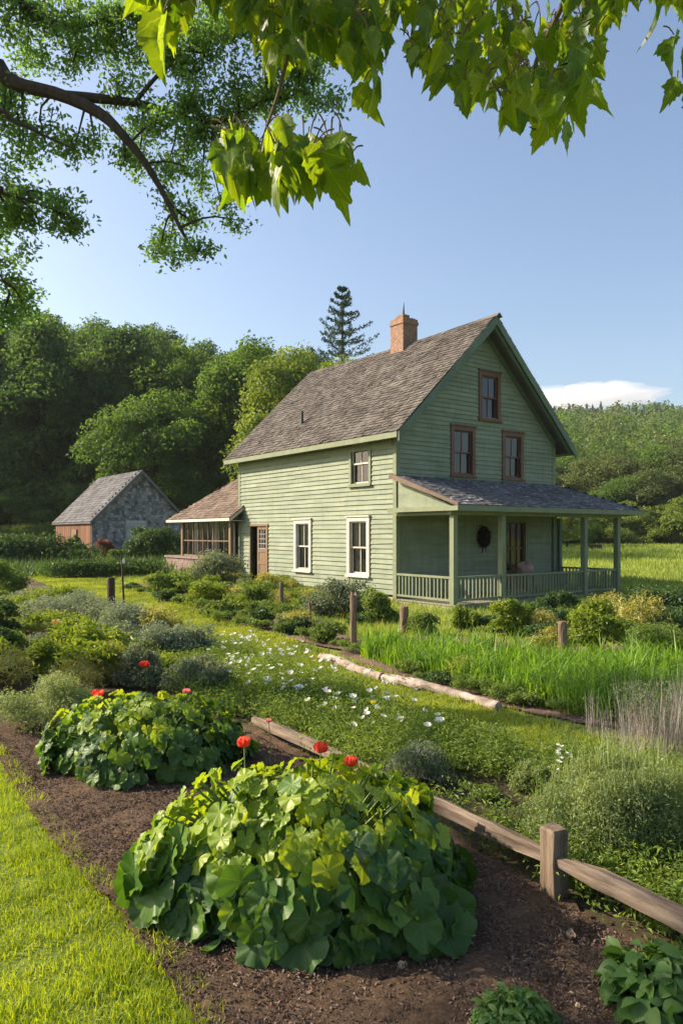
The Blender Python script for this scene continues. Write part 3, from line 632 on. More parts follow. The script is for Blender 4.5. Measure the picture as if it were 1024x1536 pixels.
mb.hexa([(SX1 - 0.02, -PE + 0.03, ZE - 0.05), (SX1 - 0.02, 0.6, ZE - 0.05), (6.12, 0.6, ZT - 0.06), (6.06, -0.03, ZT - 0.06), (SX1 - 0.02, -PE + 0.03, ZE - 0.005), (SX1 - 0.02, 0.6, ZE - 0.005), (6.12, 0.6, ZT - 0.012), (6.06, -0.03, ZT - 0.012)])
mb.build('porch_roof', M['shingle_dark'], porch)
mb = MB(); mb.box(SX0, SX1, -PE - 0.025, -PE + 0.012, ZE - 0.13, ZE - 0.008); mb.box(SX1 - 0.01, SX1 + 0.025, -PE - 0.02, 0.6, ZE - 0.13, ZE - 0.008)
mb.box(SX0 + 0.06, 6.4, -PD - 0.06, -PD + 0.06, 2.12, 2.26); mb.box(-0.06, 0.06, -PD + 0.06, -0.04, 2.12, 2.26)
mb.box(SX0, 6.9, -PE + 0.03, -0.05, 2.262, 2.275); mb.box(SX0 - 0.03, SX0 + 0.02, -PE - 0.02, 0.06, ZE - 0.125, ZE - 0.02)
mb.build('porch_beam', M['trim_green'], porch)
mb = MB(); mb.prism([(0.0, -PE + 0.25, ZE - 0.06), (0.0, -0.04, ZE - 0.06), (0.0, -0.04, ZT - 0.10)], (0.02, 0, 0)); mb.build('gable_panel', M['siding_gable'], porch)
mb = MB(); mb.hexa([(SX0 - 0.03, -PE - 0.02, ZE - 0.02), (SX0 + 0.05, -PE - 0.02, ZE - 0.02), (SX0 + 0.05, 0.02, ZT - 0.08), (SX0 - 0.03, 0.02, ZT - 0.08), (SX0 - 0.03, -PE - 0.02, ZE + 0.045), (SX0 + 0.05, -PE - 0.02, ZE + 0.045), (SX0 + 0.05, 0.02, ZT + 0.045), (SX0 - 0.03, 0.02, ZT + 0.045)])
mb.build('porch_rake_board', M['shingle_warm'], porch)
for x in (0.0, 1.6, 4.8, 6.28):
    mb = MB(); mb.box(x - 0.065, x + 0.065, -PD - 0.065, -PD + 0.065, 0.10, 2.12); 
    mb.build('post', M['trim_green'], porch)
mb = MB(); mb.box(6.22, 6.34, -0.12, -0.0, 0.10, 2.14); mb.build('post', M['trim_dark'], porch)
def railing(p, q, name):
    m_ = MB(); p, q = Vector(p), Vector(q); L_ = (q - p).length; dr = (q - p) / L_
    m_.bar(p + Vector((0, 0, 0.70)), q + Vector((0, 0, 0.70)), 0.075, 0.05); m_.bar(p + Vector((0, 0, 0.19)), q + Vector((0, 0, 0.19)), 0.05, 0.05)
    n = int(L_ / 0.115)
    for k in range(n):
        c_ = p + dr * (L_ * (k + 0.5) / n); j = 0.006 * rng.normal(); m_.box(c_.x - 0.016 + j, c_.x + 0.016 + j, c_.y - 0.016, c_.y + 0.016, 0.215, 0.674)
    return m_.build(name, M['trim_green'], porch)
railing((0, -0.06, 0), (0, -PD + 0.07, 0), 'railing')
for x0, x1 in ((0.07, 1.53), (1.67, 4.73), (4.87, 6.21)): railing((x0, -PD, 0), (x1, -PD, 0), 'railing')
railing((6.28, -PD + 0.07, 0), (6.28, -0.13, 0), 'railing')

# sunroom lean-to at the rear corner
E0, ZS, TN = -0.55, 2.21, 0.76
S0, S1 = 7.6, 12.69; AP = (1.85, 10.5)
zt_ = lambda s: ZS + TN * (s - E0)
mb = MB(); mb.box(-0.55, -0.12, 7.98, 12.75, -0.2, 0.80); mb.box(-0.60, -0.08, 7.95, 12.8, 0.80, 0.87)
mb.box(-0.12, 3.9, 12.3, 12.6, -0.2, 0.85)
sun_room = mb.build('sunroom', M['brick_low'], house)
mb = MB(); sl = math.hypot(1, TN); cs, ss = 1 / sl, TN / sl
L_ap = (AP[0] - E0) * sl; L0 = (0 - E0) * sl
shingles(mb, (E0, 0, ZS), (0, 1, 0), (cs, 0, ss), (-ss, 0, cs), [(S0, 0), (S1, 0), (AP[1], L_ap), (HL + 0.03, L_ap), (HL + 0.03, L0), (S0, L0)], 0.14, (0.1, 0.19))
hs = (zt_(AP[0]) - ZS) / (S1 - AP[1]); hl2 = math.hypot(1, hs)
shingles(mb, (0, S1, ZS), (1, 0, 0), (0, -1 / hl2, hs / hl2), (0, hs / hl2, 1 / hl2), [(E0, 0), (2 * AP[0] - E0, 0), (AP[0], (S1 - AP[1]) * hl2)], 0.14, (0.1, 0.19))
zz = zt_(AP[0])
mb.add([(E0, S0, ZS - .012), (E0, S1, ZS - .012), (AP[0], AP[1], zz - .012), (AP[0], HL + .03, zz - .012), (0.03, HL + .03, zt_(0.03) - .012), (0.03, S0, zt_(0.03) - .012)], [[0, 1, 2, 3, 4, 5]])
mb.add([(E0, S1, ZS - .012), (2 * AP[0] - E0, S1, ZS - .012), (AP[0], AP[1], zz - .012)], [[0, 1, 2]])
mb.add([(2 * AP[0] - E0, S1, ZS), (2 * AP[0] - E0, HL + .05, ZS), (AP[0], HL + .05, zz), (AP[0], AP[1], zz)], [[0, 1, 2, 3]])
mb.build('sunroom_roof', M['shingle_warm'], sun_room)
mb = MB(); mb.box(E0 - 0.03, E0 + 0.01, S0, S1, ZS - 0.10, ZS - 0.012); mb.hexa([(E0, S0, ZS - .13), (E0, S0 + .04, ZS - .13), (-0.03, S0 + .04, zt_(-0.03) - .13), (-0.03, S0, zt_(-0.03) - .13), (E0, S0, ZS - .02), (E0, S0 + .04, ZS - .02), (-0.03, S0 + .04, zt_(-0.03) - .02), (-0.03, S0, zt_(-0.03) - .02)])
mb.box(E0 + 0.02, -0.03, S0 + 0.05, S1 - 0.05, ZS - 0.10, ZS - 0.08)
mb.build('sunroom_eave', M['trim_white'], sun_room)
for y in (7.98, 11.75):
    mb = MB(); mb.box(-0.33, -0.22, y, y + 0.13, 0.87, ZS - 0.1); mb.build('post', M['wood_brown'], sun_room)
mb = MB(); mb.add([(-0.27, 8.11, 0.9), (-0.27, 11.75, 0.9), (-0.27, 11.75, ZS - 0.1), (-0.27, 8.11, ZS - 0.1)], [[0, 3, 2, 1]])
mb.build('pane', M['glass_sunroom'], sun_room)
mb = MB()
for k in range(1, 9): y = 8.11 + 3.64 * k / 9; mb.box(-0.29, -0.25, y - 0.013, y + 0.013, 0.87, ZS - 0.1)
mb.box(-0.288, -0.252, 8.11, 11.75, 1.42, 1.46); mb.box(-0.29, -0.25, 8.11, 11.75, 0.87, 0.93)
mb.build('glazing_bar', M['wood_grey'], sun_room)
for (y0, y1) in ((8.2, 8.6), (9.5, 9.9), (11.0, 11.5)):
    V = []; mb = MB()
    for k in range(25): y = y0 + (y1 - y0) * k / 24; o = -0.05 + 0.03 * math.sin(k * 1.7); V += [(o, y, 0.95), (o, y, ZS - 0.15)]
    mb.add(V, [[2 * k, 2 * k + 1, 2 * k + 3, 2 * k + 2] for k in range(24)]); mb.build('curtain', M['curtain'], sun_room)
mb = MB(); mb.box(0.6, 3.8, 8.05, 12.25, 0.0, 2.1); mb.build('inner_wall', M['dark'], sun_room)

# things on the porch
hm = Matrix.Translation(HO) @ Matrix.Rotation(HR, 4, 'Z')
def hp(s, t, z): return hm @ Vector((s, t, z))
c_ = hp(3.03, -0.06, 1.60)
wr = empty('wreath', c_, HR, 'dark dried wreath with hanging ribbon tails on the porch wall', 'wreath')
P = []; Nn = []
th = rng.random(900) * 2 * np.pi; ph = rng.random(900) * 2 * np.pi; rr = 0.075 * np.sqrt(rng.random(900))
P = np.stack([(0.15 + rr * np.cos(ph)) * np.cos(th) * 1.05, -0.03 + rr * np.sin(ph) * 0.8, (0.17 + rr * np.cos(ph)) * np.sin(th) * 1.2], -1)
V, F = leaf_quads(P, rng.normal(size=P.shape), 0.075, 0.5)
P2 = np.stack([rng.normal(size=250) * 0.07, -0.03 + 0 * P[:250, 1], rng.normal(size=250) * 0.1], -1); V2, F2 = leaf_quads(P2, rng.normal(size=P2.shape), 0.07, 0.6)
link('foliage', mesh_np('foliage', [(V, F), (V2, F2)], M['wreath']), wr)
mb = MB(); mb.bar((-0.03, -0.02, -0.2), (-0.07, -0.03, -0.42), 0.03, 0.008); mb.bar((0.04, -0.02, -0.2), (0.07, -0.03, -0.40), 0.03, 0.008); mb.build('ribbon', M['wreath'], wr)
c_ = hp(4.42, -0.35, 0.10)
st = empty('stool', c_, HR + 0.2, 'small wooden stool beside the dark porch door', 'stool')
mb = MB(); mb.box(-0.22, 0.22, -0.16, 0.16, 0.40, 0.44); mb.build('seat', M['wood_brown'], st)
for sx in (-1, 1):
    for sy in (-1, 1): mb = MB(); mb.bar((sx * 0.18, sy * 0.13, 0.4), (sx * 0.2, sy * 0.14, 0), 0.035, 0.035, up=(0, 1, 0)); mb.build('leg', M['wood_brown'], st)
def lump(name, c, r, mat, seed, label, cat, amp=0.2, nu=20, nv=14, group=None):
    r_ = np.random.default_rng(seed); u = np.linspace(0, 2 * np.pi, nu, endpoint=False); v = np.linspace(0.02, np.pi - 0.02, nv)
    U, Vv = np.meshgrid(u, v); k = 1 + amp * (np.sin(3 * U + seed) * np.sin(2 * Vv) * 0.5 + np.sin(5 * U + 2.1 * Vv * 2 + seed) * 0.3 * np.sin(Vv) + np.cos(2 * U - 3 * Vv + seed * 2) * 0.4 * np.sin(Vv))
    V = np.stack([r[0] * k * np.cos(U) * np.sin(Vv), r[1] * k * np.sin(U) * np.sin(Vv), r[2] * k * np.cos(Vv)], -1).reshape(-1, 3)
    F = [[i * nu + j, (i + 1) * nu + j, (i + 1) * nu + (j + 1) % nu, i * nu + (j + 1) % nu] for i in range(nv - 1) for j in range(nu)]
    return tag(link(name, mesh_np(name, [(V, F)], mat, True), None, c), label, cat, group)
lump('cushion', hp(4.42, -0.35, 0.72), (0.24, 0.12, 0.185), M['cloth_pink'], 4, 'rumpled pinkish cushion on the stool by the dark porch door', 'cushion', 0.35)

# ------------------------------------------------------------------ barn
BO = (-12.24, 36.0, float(ground_z(-12, 38)) - 0.3)
barn = empty('barn', BO, HR, 'weathered grey shingled barn with peeling gable and grey roof', 'barn')
BW, BL, BE, BR = 4.95, 6.2, 2.15, 4.75; bz = BO[2]
mb = MB(); bt = (BR - BE) / (BW / 2 + 0.1)
def wall_shingles(m_, mapf, z0, z1, bounds, openings=()):
    z = z0
    while z < z1:
        a, b = bounds(z + 0.08); x = a - 0.1 * rng.random()
        while x < b:
            w_ = 0.1 + 0.16 * rng.random(); x0, x1 = max(x, a), min(x + w_ - 0.006, b); p = 0.014 + 0.014 * rng.random(); dz = 0.02 * rng.normal()
            xm, zm = (x0 + x1) / 2, z + 0.08
            if x1 > x0 and not any(q[0] < xm < q[1] and q[2] < zm < q[3] for q in openings):
                V = [mapf(x0, 0, z + dz), mapf(x1, 0, z + dz), mapf(x1, p, z + dz), mapf(x0, p, z + dz), mapf(x1, 0.004, z + 0.24), mapf(x0, 0.004, z + 0.24)]
                m_.add(V, [[0, 1, 2, 3], [3, 2, 4, 5]])
            x += w_
        z += 0.17
BG = [(1.75, 2.75, 1.1, 2.2), (3.6, 4.3, 0.1, 1.5)]
gbd = lambda z: (max(0.0, (z - BE) / bt - 0.1), min(BW, BW + 0.1 - (z - BE) / bt))
wall_shingles(mb, lambda x, o, z: (x, -o, z), -0.4, BR - 0.1, gbd, BG)
mb.prism([(0, 0.0, -0.5), (BW, 0.0, -0.5), (BW, 0.0, BE + 0.08), (BW / 2, 0.0, BR - 0.06), (0, 0.0, BE + 0.08)], (0, 0.06, 0))
mb.prism([(0, BL, -0.5), (0, BL, BE + 0.08), (BW / 2, BL, BR - 0.06), (BW, BL, BE + 0.08), (BW, BL, -0.5)], (0, 0.06, 0))
mb.box(BW - 0.06, BW, 0.07, BL, -0.5, BE)
mb.build('gable_wall', M['barn_wall'], barn)
mb = MB()
for k in range(31): y = 0.07 + (BL - 0.1) * k / 31; o = 0.012 * rng.random(); mb.box(-0.03 - o, 0.03, y, y + BL / 31 - 0.008, -0.5, BE)
mb.build('side_wall', M['barn_board'], barn)
mb = MB(); mb.box(-0.075, -0.045, 2.2, 3.3, -0.4, 1.75)
for y in (2.2, 3.18): mb.box(-0.10, -0.075, y, y + 0.12, -0.4, 1.75)
mb.build('door', M['wood_post'], barn)
for a, b, c, d in BG:
    mb = MB(); n = int((d - c) / 0.14)
    for k in range(n): mb.box(a, b, -0.032 - 0.008 * rng.random(), 0.0, c + (d - c) * k / n, c + (d - c) * (k + 1) / n - 0.012)
    mb.box(a - 0.07, a, -0.045, 0, c - 0.05, d + 0.07); mb.box(b, b + 0.07, -0.045, 0, c - 0.05, d + 0.07)
    mb.build('shutter', M['barn_pale'], barn)
mb = MB(); bl = math.hypot(BW / 2 + 0.15, (BW / 2 + 0.15) * bt); n_ = np.array([-bt, 0, 1]) / math.hypot(bt, 1); v_ = np.array([1, 0, bt]) / math.hypot(bt, 1)
e0 = (-0.15, 0, BE - 0.05)
shingles(mb, e0, (0, 1, 0), v_, n_, [(-0.2, 0), (BL + 0.3, 0), (BL + 0.3, bl + 0.03), (-0.2, bl + 0.03)], 0.19, (0.13, 0.26), 0.02)
shingles(mb, (BW + 0.15, 0, BE - 0.05), (0, 1, 0), (-v_[0], 0, v_[2]), (-n_[0], 0, n_[2]), [(-0.2, 0), (BL + 0.3, 0), (BL + 0.3, bl + 0.03), (-0.2, bl + 0.03)], 0.19, (0.13, 0.26), 0.02)
for xa in (-0.15, BW + 0.15):
    zr = BE - 0.05 + (BW / 2 + 0.15) * bt
    mb.hexa([(xa, -0.18, BE - 0.13), (xa, BL + .28, BE - 0.13), (BW / 2, BL + .28, zr - 0.09), (BW / 2, -0.18, zr - 0.09), (xa, -0.18, BE - 0.065), (xa, BL + .28, BE - 0.065), (BW / 2, BL + .28, zr - 0.02), (BW / 2, -0.18, zr - 0.02)])
mb.build('roof', M['barn_shingle'], barn)
for xa in (-0.15, BW + 0.15):
    mb = MB()
    mb.hexa([(xa, -0.235, BE - 0.2), (xa, -0.2, BE - 0.2), (BW / 2, -0.2, zr - 0.17), (BW / 2, -0.235, zr - 0.17), (xa, -0.235, BE - 0.03), (xa, -0.2, BE - 0.03), (BW / 2, -0.2, zr + 0.02), (BW / 2, -0.235, zr + 0.02)])
    mb.build('rake_board', M['barn_shingle'], barn)

# ------------------------------------------------------------------ trees
def crown_blobs(rx, rz, k, r0=0.34, seed=0):
    r_ = np.random.default_rng(seed); D = unit(r_.normal(size=(k, 3))); D[:, 2] = np.where(D[:, 2] < -0.85, -D[:, 2], D[:, 2])
    q = 0.45 + 0.42 * r_.random(k); C = D * q[:, None] * np.array([rx, rx, rz]); s = r0 * (0.7 + 0.6 * r_.random(k))
    return np.concatenate([C, np.stack([rx * s, rx * s, rz * s * 0.8], -1)], 1)

def make_crown(name, rx, rz, k, n, size, mat, seed, zc, **kw):
    b = crown_blobs(rx, rz, k, seed=seed, r0=kw.pop('r0', 0.34)); b[:, 2] += zc
    V, F = cloud(b, n, size, **kw); return mesh_np(name, [(V, F)], mat), b

def make_trunk(name, h, r, blobs, seed, nb=9):
    r_ = np.random.default_rng(seed); mb = MB(); bend = r_.normal(size=2) * 0.03 * h
    P = spline([(0, 0, -0.4), (bend[0] * 0.3, bend[1] * 0.3, h * 0.35), (bend[0], bend[1], h * 0.7), (bend[0], bend[1], h * 0.9)], 12)
    mb.tube(P, np.linspace(r * 1.15, r * 0.25, 12), 8)
    for i in r_.choice(len(blobs), min(nb, len(blobs)), replace=False):
        q = P[r_.integers(4, 10)]; e = blobs[i, :3]; md = (q + e) / 2 + np.array([0, 0, -0.03 * h]); mb.tube(spline([q, md, e], 7), np.linspace(r * 0.4, r * 0.08, 7), 5)
    return mesh_np(name, mb.c, M['bark'])

TREE_SRC = {}
def tree_source(key, H, rx, rz, k, n, size, mat, seed, zc=None, trunk=0.22, **kw):
    zc = zc if zc is not None else H - rz
    cm, b = make_crown(key + '_crown', rx, rz, k, n, size, mat, seed, zc, **kw)
    TREE_SRC[key] = (cm, make_trunk(key + '_trunk', zc + rz * 0.4, trunk, b, seed + 50))

def tree(key, x, y, label, cat='tree', group=None, s=1.0, rz=None, sz=None, name='tree', z=None):
    cm, tm = TREE_SRC[key]; z = float(ground_z(x, y)) if z is None else z
    o = empty(name, (x, y, z), rng.random() * 6.28 if rz is None else rz, label, cat, group); o.scale = (s, s, sz or s)
    link('crown', cm, o); link('trunk', tm, o); return o

for i in range(4): tree_source('wood%d' % i, 16, 4.8, 7.4, 46, 22000, 0.33, M['forest' if i % 2 == 0 else 'forest_dark'], 100 + i, trunk=0.2, zc=8.6)
for i in range(3): tree_source('field%d' % i, 12, 5.2, 5.6, 46, 19000, 0.30, M['hill'] if i != 1 else M['forest'], 120 + i, trunk=0.2, zc=5.7)
tree_source('round', 10.5, 4.3, 4.9, 46, 26000, 0.24, M['forest'], 140, zc=5.5)
tree_source('lime', 11.5, 3.7, 5.2, 42, 24000, 0.22, M['forest_lime'], 141, zc=6.2)
tree_source('bushy', 3.2, 1.9, 1.7, 20, 6000, 0.14, M['forest_lime'], 143, zc=1.6, trunk=0.08)

GW = 'trees of the dark wood on the slope behind the barn'
kk = 0
for row, (yy, st_, hs) in enumerate(((58, 5.0, 0.90), (66, 5.4, 0.93), (76, 5.8, 0.96), (88, 6.4, 1.0), (102, 7.2, 1.05))):
    x = -0.62 * yy
    while x < 0.07 * yy:
        jx, jy = x + rng.normal() * 1.0, yy + rng.normal() * 1.8; u = 512 + FOC * jx / jy
        prof = np.interp(u, [-300, 0, 60, 130, 200, 270, 330, 400, 470, 560], [440, 462, 470, 490, 492, 506, 516, 526, 536, 540])
        top = EYE + (HOR - prof - rng.uniform(-14, 14)) / FOC * jy; s_ = float(np.clip((top - float(ground_z(jx, jy))) / 16.0, 0.5, hs * 1.12)) * (1 if row > 2 else rng.uniform(0.82, 1.0))
        tree('wood%d' % rng.integers(4), jx, jy, 'tall leafy tree in the dark wood on the slope behind the barn', 'tree', GW, max(s_, 0.8 * hs), sz=s_, name='forest_tree'); x += st_ * (0.85 + 0.3 * rng.random())
tree_source('scrub', 3.0, 2.2, 1.5, 18, 5000, 0.2, M['forest'], 147, zc=1.3, trunk=0.06)
for i in range(44): tree('scrub', -40 + 1.95 * (i % 22) + rng.normal() * 0.4, 54.0 + 3.0 * (i // 22) + rng.normal() * 0.8, 'dark bush in the undergrowth along the foot of the wood', 'shrub', 'undergrowth along the foot of the wood', (0.8 + 0.5 * rng.random()) * (1 + 0.75 * (i // 22)), name='undergrowth_bush')
tree('round', -12.3, 47.5, 'large round deciduous tree standing right behind the barn roof', s=0.97, name='broadleaf_tree')
tree('wood0', -6.6, 50, 'mid green tree between the round tree and the farmhouse', s=0.82, name='broadleaf_tree')
tree('lime', -3.2, 41, 'light yellow green tree rising behind the sunroom and the roof', s=1.0, name='broadleaf_tree')
tree('lime', 0.2, 39.5, 'light green tree crown showing just above the far end of the house ridge', s=0.88, name='broadleaf_tree')

def spruce(x, y, H, Rb, label, seed, dens=1.0):
    r_ = np.random.default_rng(seed); z = float(ground_z(x, y)); o = empty('spruce_tree', (x, y, z), r_.random() * 6, label, 'tree')
    mb = MB(); mb.tube([(0, 0, -0.3), (0.05, 0, H * 0.5), (0, 0, H * 0.97)], [H * 0.016, H * 0.01, 0.02], 8); mb.build('trunk', M['bark'], o)
    Ps, Ns = [], []; zz = H * 0.25
    while zz < H * 0.985:
        f = (H - zz) / (H * 0.75); nb = 6 if f > 0.25 else 5; r0 = Rb * (f ** 0.85) * (0.75 + 0.4 * r_.random()) + 0.12; a0 = r_.random() * 6
        for k in range(nb):
            a = a0 + k * 2 * np.pi / nb + 0.3 * r_.normal(); L_ = r0 * (0.75 + 0.45 * r_.random()); m_ = int(170 * dens * (0.3 + L_ / Rb))
            t = r_.random(m_) ** 0.8; wd = 0.20 * L_ * (1 - t) ** 0.7 * t ** 0.3 + 0.04
            along = t * L_; side = wd * (2 * r_.random(m_) - 1); zc_ = zz + along * (0.28 if f < 0.5 else 0.12) - 0.25 * L_ * t * (1 - t) - np.abs(side) * 0.5 + 0.06 * r_.normal(size=m_)
            Ps.append(np.stack([np.cos(a) * along - np.sin(a) * side, np.sin(a) * along + np.cos(a) * side, zc_], -1))
        zz += H * 0.05 * (0.5 + 0.9 * f)
    P = np.concatenate(Ps); V, F = leaf_quads(P, rng.normal(size=P.shape) * 0.7 + np.array([0, 0, 0.6]), 0.19, 0.34)
    link('crown', mesh_np('spruce_crown', [(V, F)], M['spruce']), o); return o
spruce(0.05, 44, 16.6 - float(ground_z(0, 44)), 5.2, 'tall dark spruce standing against the sky behind the house', 5)
spruce(2.95, 50, 13.4 - float(ground_z(3, 50)), 1.6, 'small spruce tip just left of the brick chimney', 6)

GF = 'trees along the far edge of the right hand field'
for i, (u, yy, s_) in enumerate(((815, 76, 0.75), (862, 78, 0.84), (905, 73, 0.78), (950, 70, 0.75), (990, 72, 0.87), (1035, 68, 0.78), (1080, 72, 0.85), (760, 80, 0.80), (700, 84, 0.85), (880, 90, 0.89), (935, 88, 0.91), (1000, 90, 0.98), (1060, 88, 0.93), (820, 94, 0.91), (1130, 74, 0.85), (840, 70, 0.63), (925, 67, 0.57), (975, 66, 0.59), (1010, 66, 0.57), (1060, 65, 0.57))):
    tree('field%d' % (i % 3), (u - 512) / FOC * yy, yy, 'olive green tree in the row along the far edge of the field', 'tree', GF, s_, name='field_tree')
for i in range(44): yy = 62 + rng.normal() * 1.2; tree('bushy', (790 + 7.5 * i - 512) / FOC * yy, yy, 'olive bush at the foot of the tree row beyond the field', 'shrub', 'bushes at the foot of the tree row', 0.9 + 0.6 * rng.random(), name='field_shrub', z=float(ground_z(18, yy)) - 0.9)
for u, yy, s_, lab in ((850, 48, 0.9, 'light green bushy shrub seen through the porch posts at the field edge'), (872, 53, 0.75, 'small bushy shrub behind the dark trough in the field')):
    tree('bushy', (u - 512) / FOC * yy, yy, lab, 'shrub', s=s_, name='field_shrub')
p = G(890, 826); tr = empty('trough', p, 0.3, 'dark wooden trough standing in the field beyond the porch posts', 'trough')
mb = MB(); tr.scale = (0.6,) * 3; mb.box(-0.75, 0.75, -0.3, -0.24, 0.15, 0.62); mb.box(-0.75, 0.75, 0.24, 0.3, 0.15, 0.62); mb.box(-0.75, -0.69, -0.24, 0.24, 0.15, 0.62); mb.box(0.69, 0.75, -0.24, 0.24, 0.15, 0.62); mb.box(-0.69, 0.69, -0.24, 0.24, 0.15, 0.2)
for x in (-0.6, 0.6): mb.box(x - 0.05, x + 0.05, -0.29, 0.29, -0.05, 0.15)
mb.build('trough_body', M['wood_dark'], tr)

def hill_wood():
    n = 5200; x = rng.uniform(4, 330, n); y = rng.uniform(84, 330, n); k = (x / y > 0.16) & (x / y < 0.80); x, y = x[k], y[k]
    z = ground_z(x, y); r = rng.uniform(2.8, 6.4, len(x)); Vs, Fs, Vd, Fd, Vg, Fg = [], [], [], [], [], []; o1 = o2 = o3 = 0; tone = rng.random(len(x)) + 0.5 * wob(x, y, 0.03)
    for i in range(len(x)):
        con = y[i] > 235 and z[i] > 30 and rng.random() < 0.75; m_ = int(np.clip(56000 / y[i], 150, 600)); sz = 0.0034 * y[i] + 0.14
        if con:
            h = r[i] * 1.7; t = rng.random(m_ // 2); a = rng.random(m_ // 2) * 6.28; rd = (1 - t) * r[i] * 0.4
            P = np.stack([x[i] + rd * np.cos(a), y[i] + rd * np.sin(a), z[i] + 1 + t * h], -1); V, F = leaf_quads(P, np.stack([np.cos(a), np.sin(a), 0.6 + 0 * a], -1) + 0.4 * rng.normal(size=P.shape), sz, 0.6)
            Vd.append(V); Fd.append(F + o2); o2 += len(V)
        else:
            bl = crown_blobs(r[i], r[i] * 1.05, 9, 0.46, seed=i); bl[:, :3] += (x[i], y[i], z[i] + r[i] * 1.0); V, F = cloud(bl, m_, sz, 0.75, upw=0.7, rnd=0.6); 
            if tone[i] > 0.55: Vs.append(V); Fs.append(F + o1); o1 += len(V)
            else: Vg.append(V); Fg.append(F + o3); o3 += len(V)
    return mesh_np('hill_wood', [(np.concatenate(Vs), np.concatenate(Fs), 0), (np.concatenate(Vd), np.concatenate(Fd), 1), (np.concatenate(Vg), np.concatenate(Fg), 2)], [M['hill'], M['hill_dark'], M['forest']])
tag(link('hillside_forest', hill_wood()), 'rolling hillside covered in olive green forest beyond the right hand field', 'forest', kind='stuff')

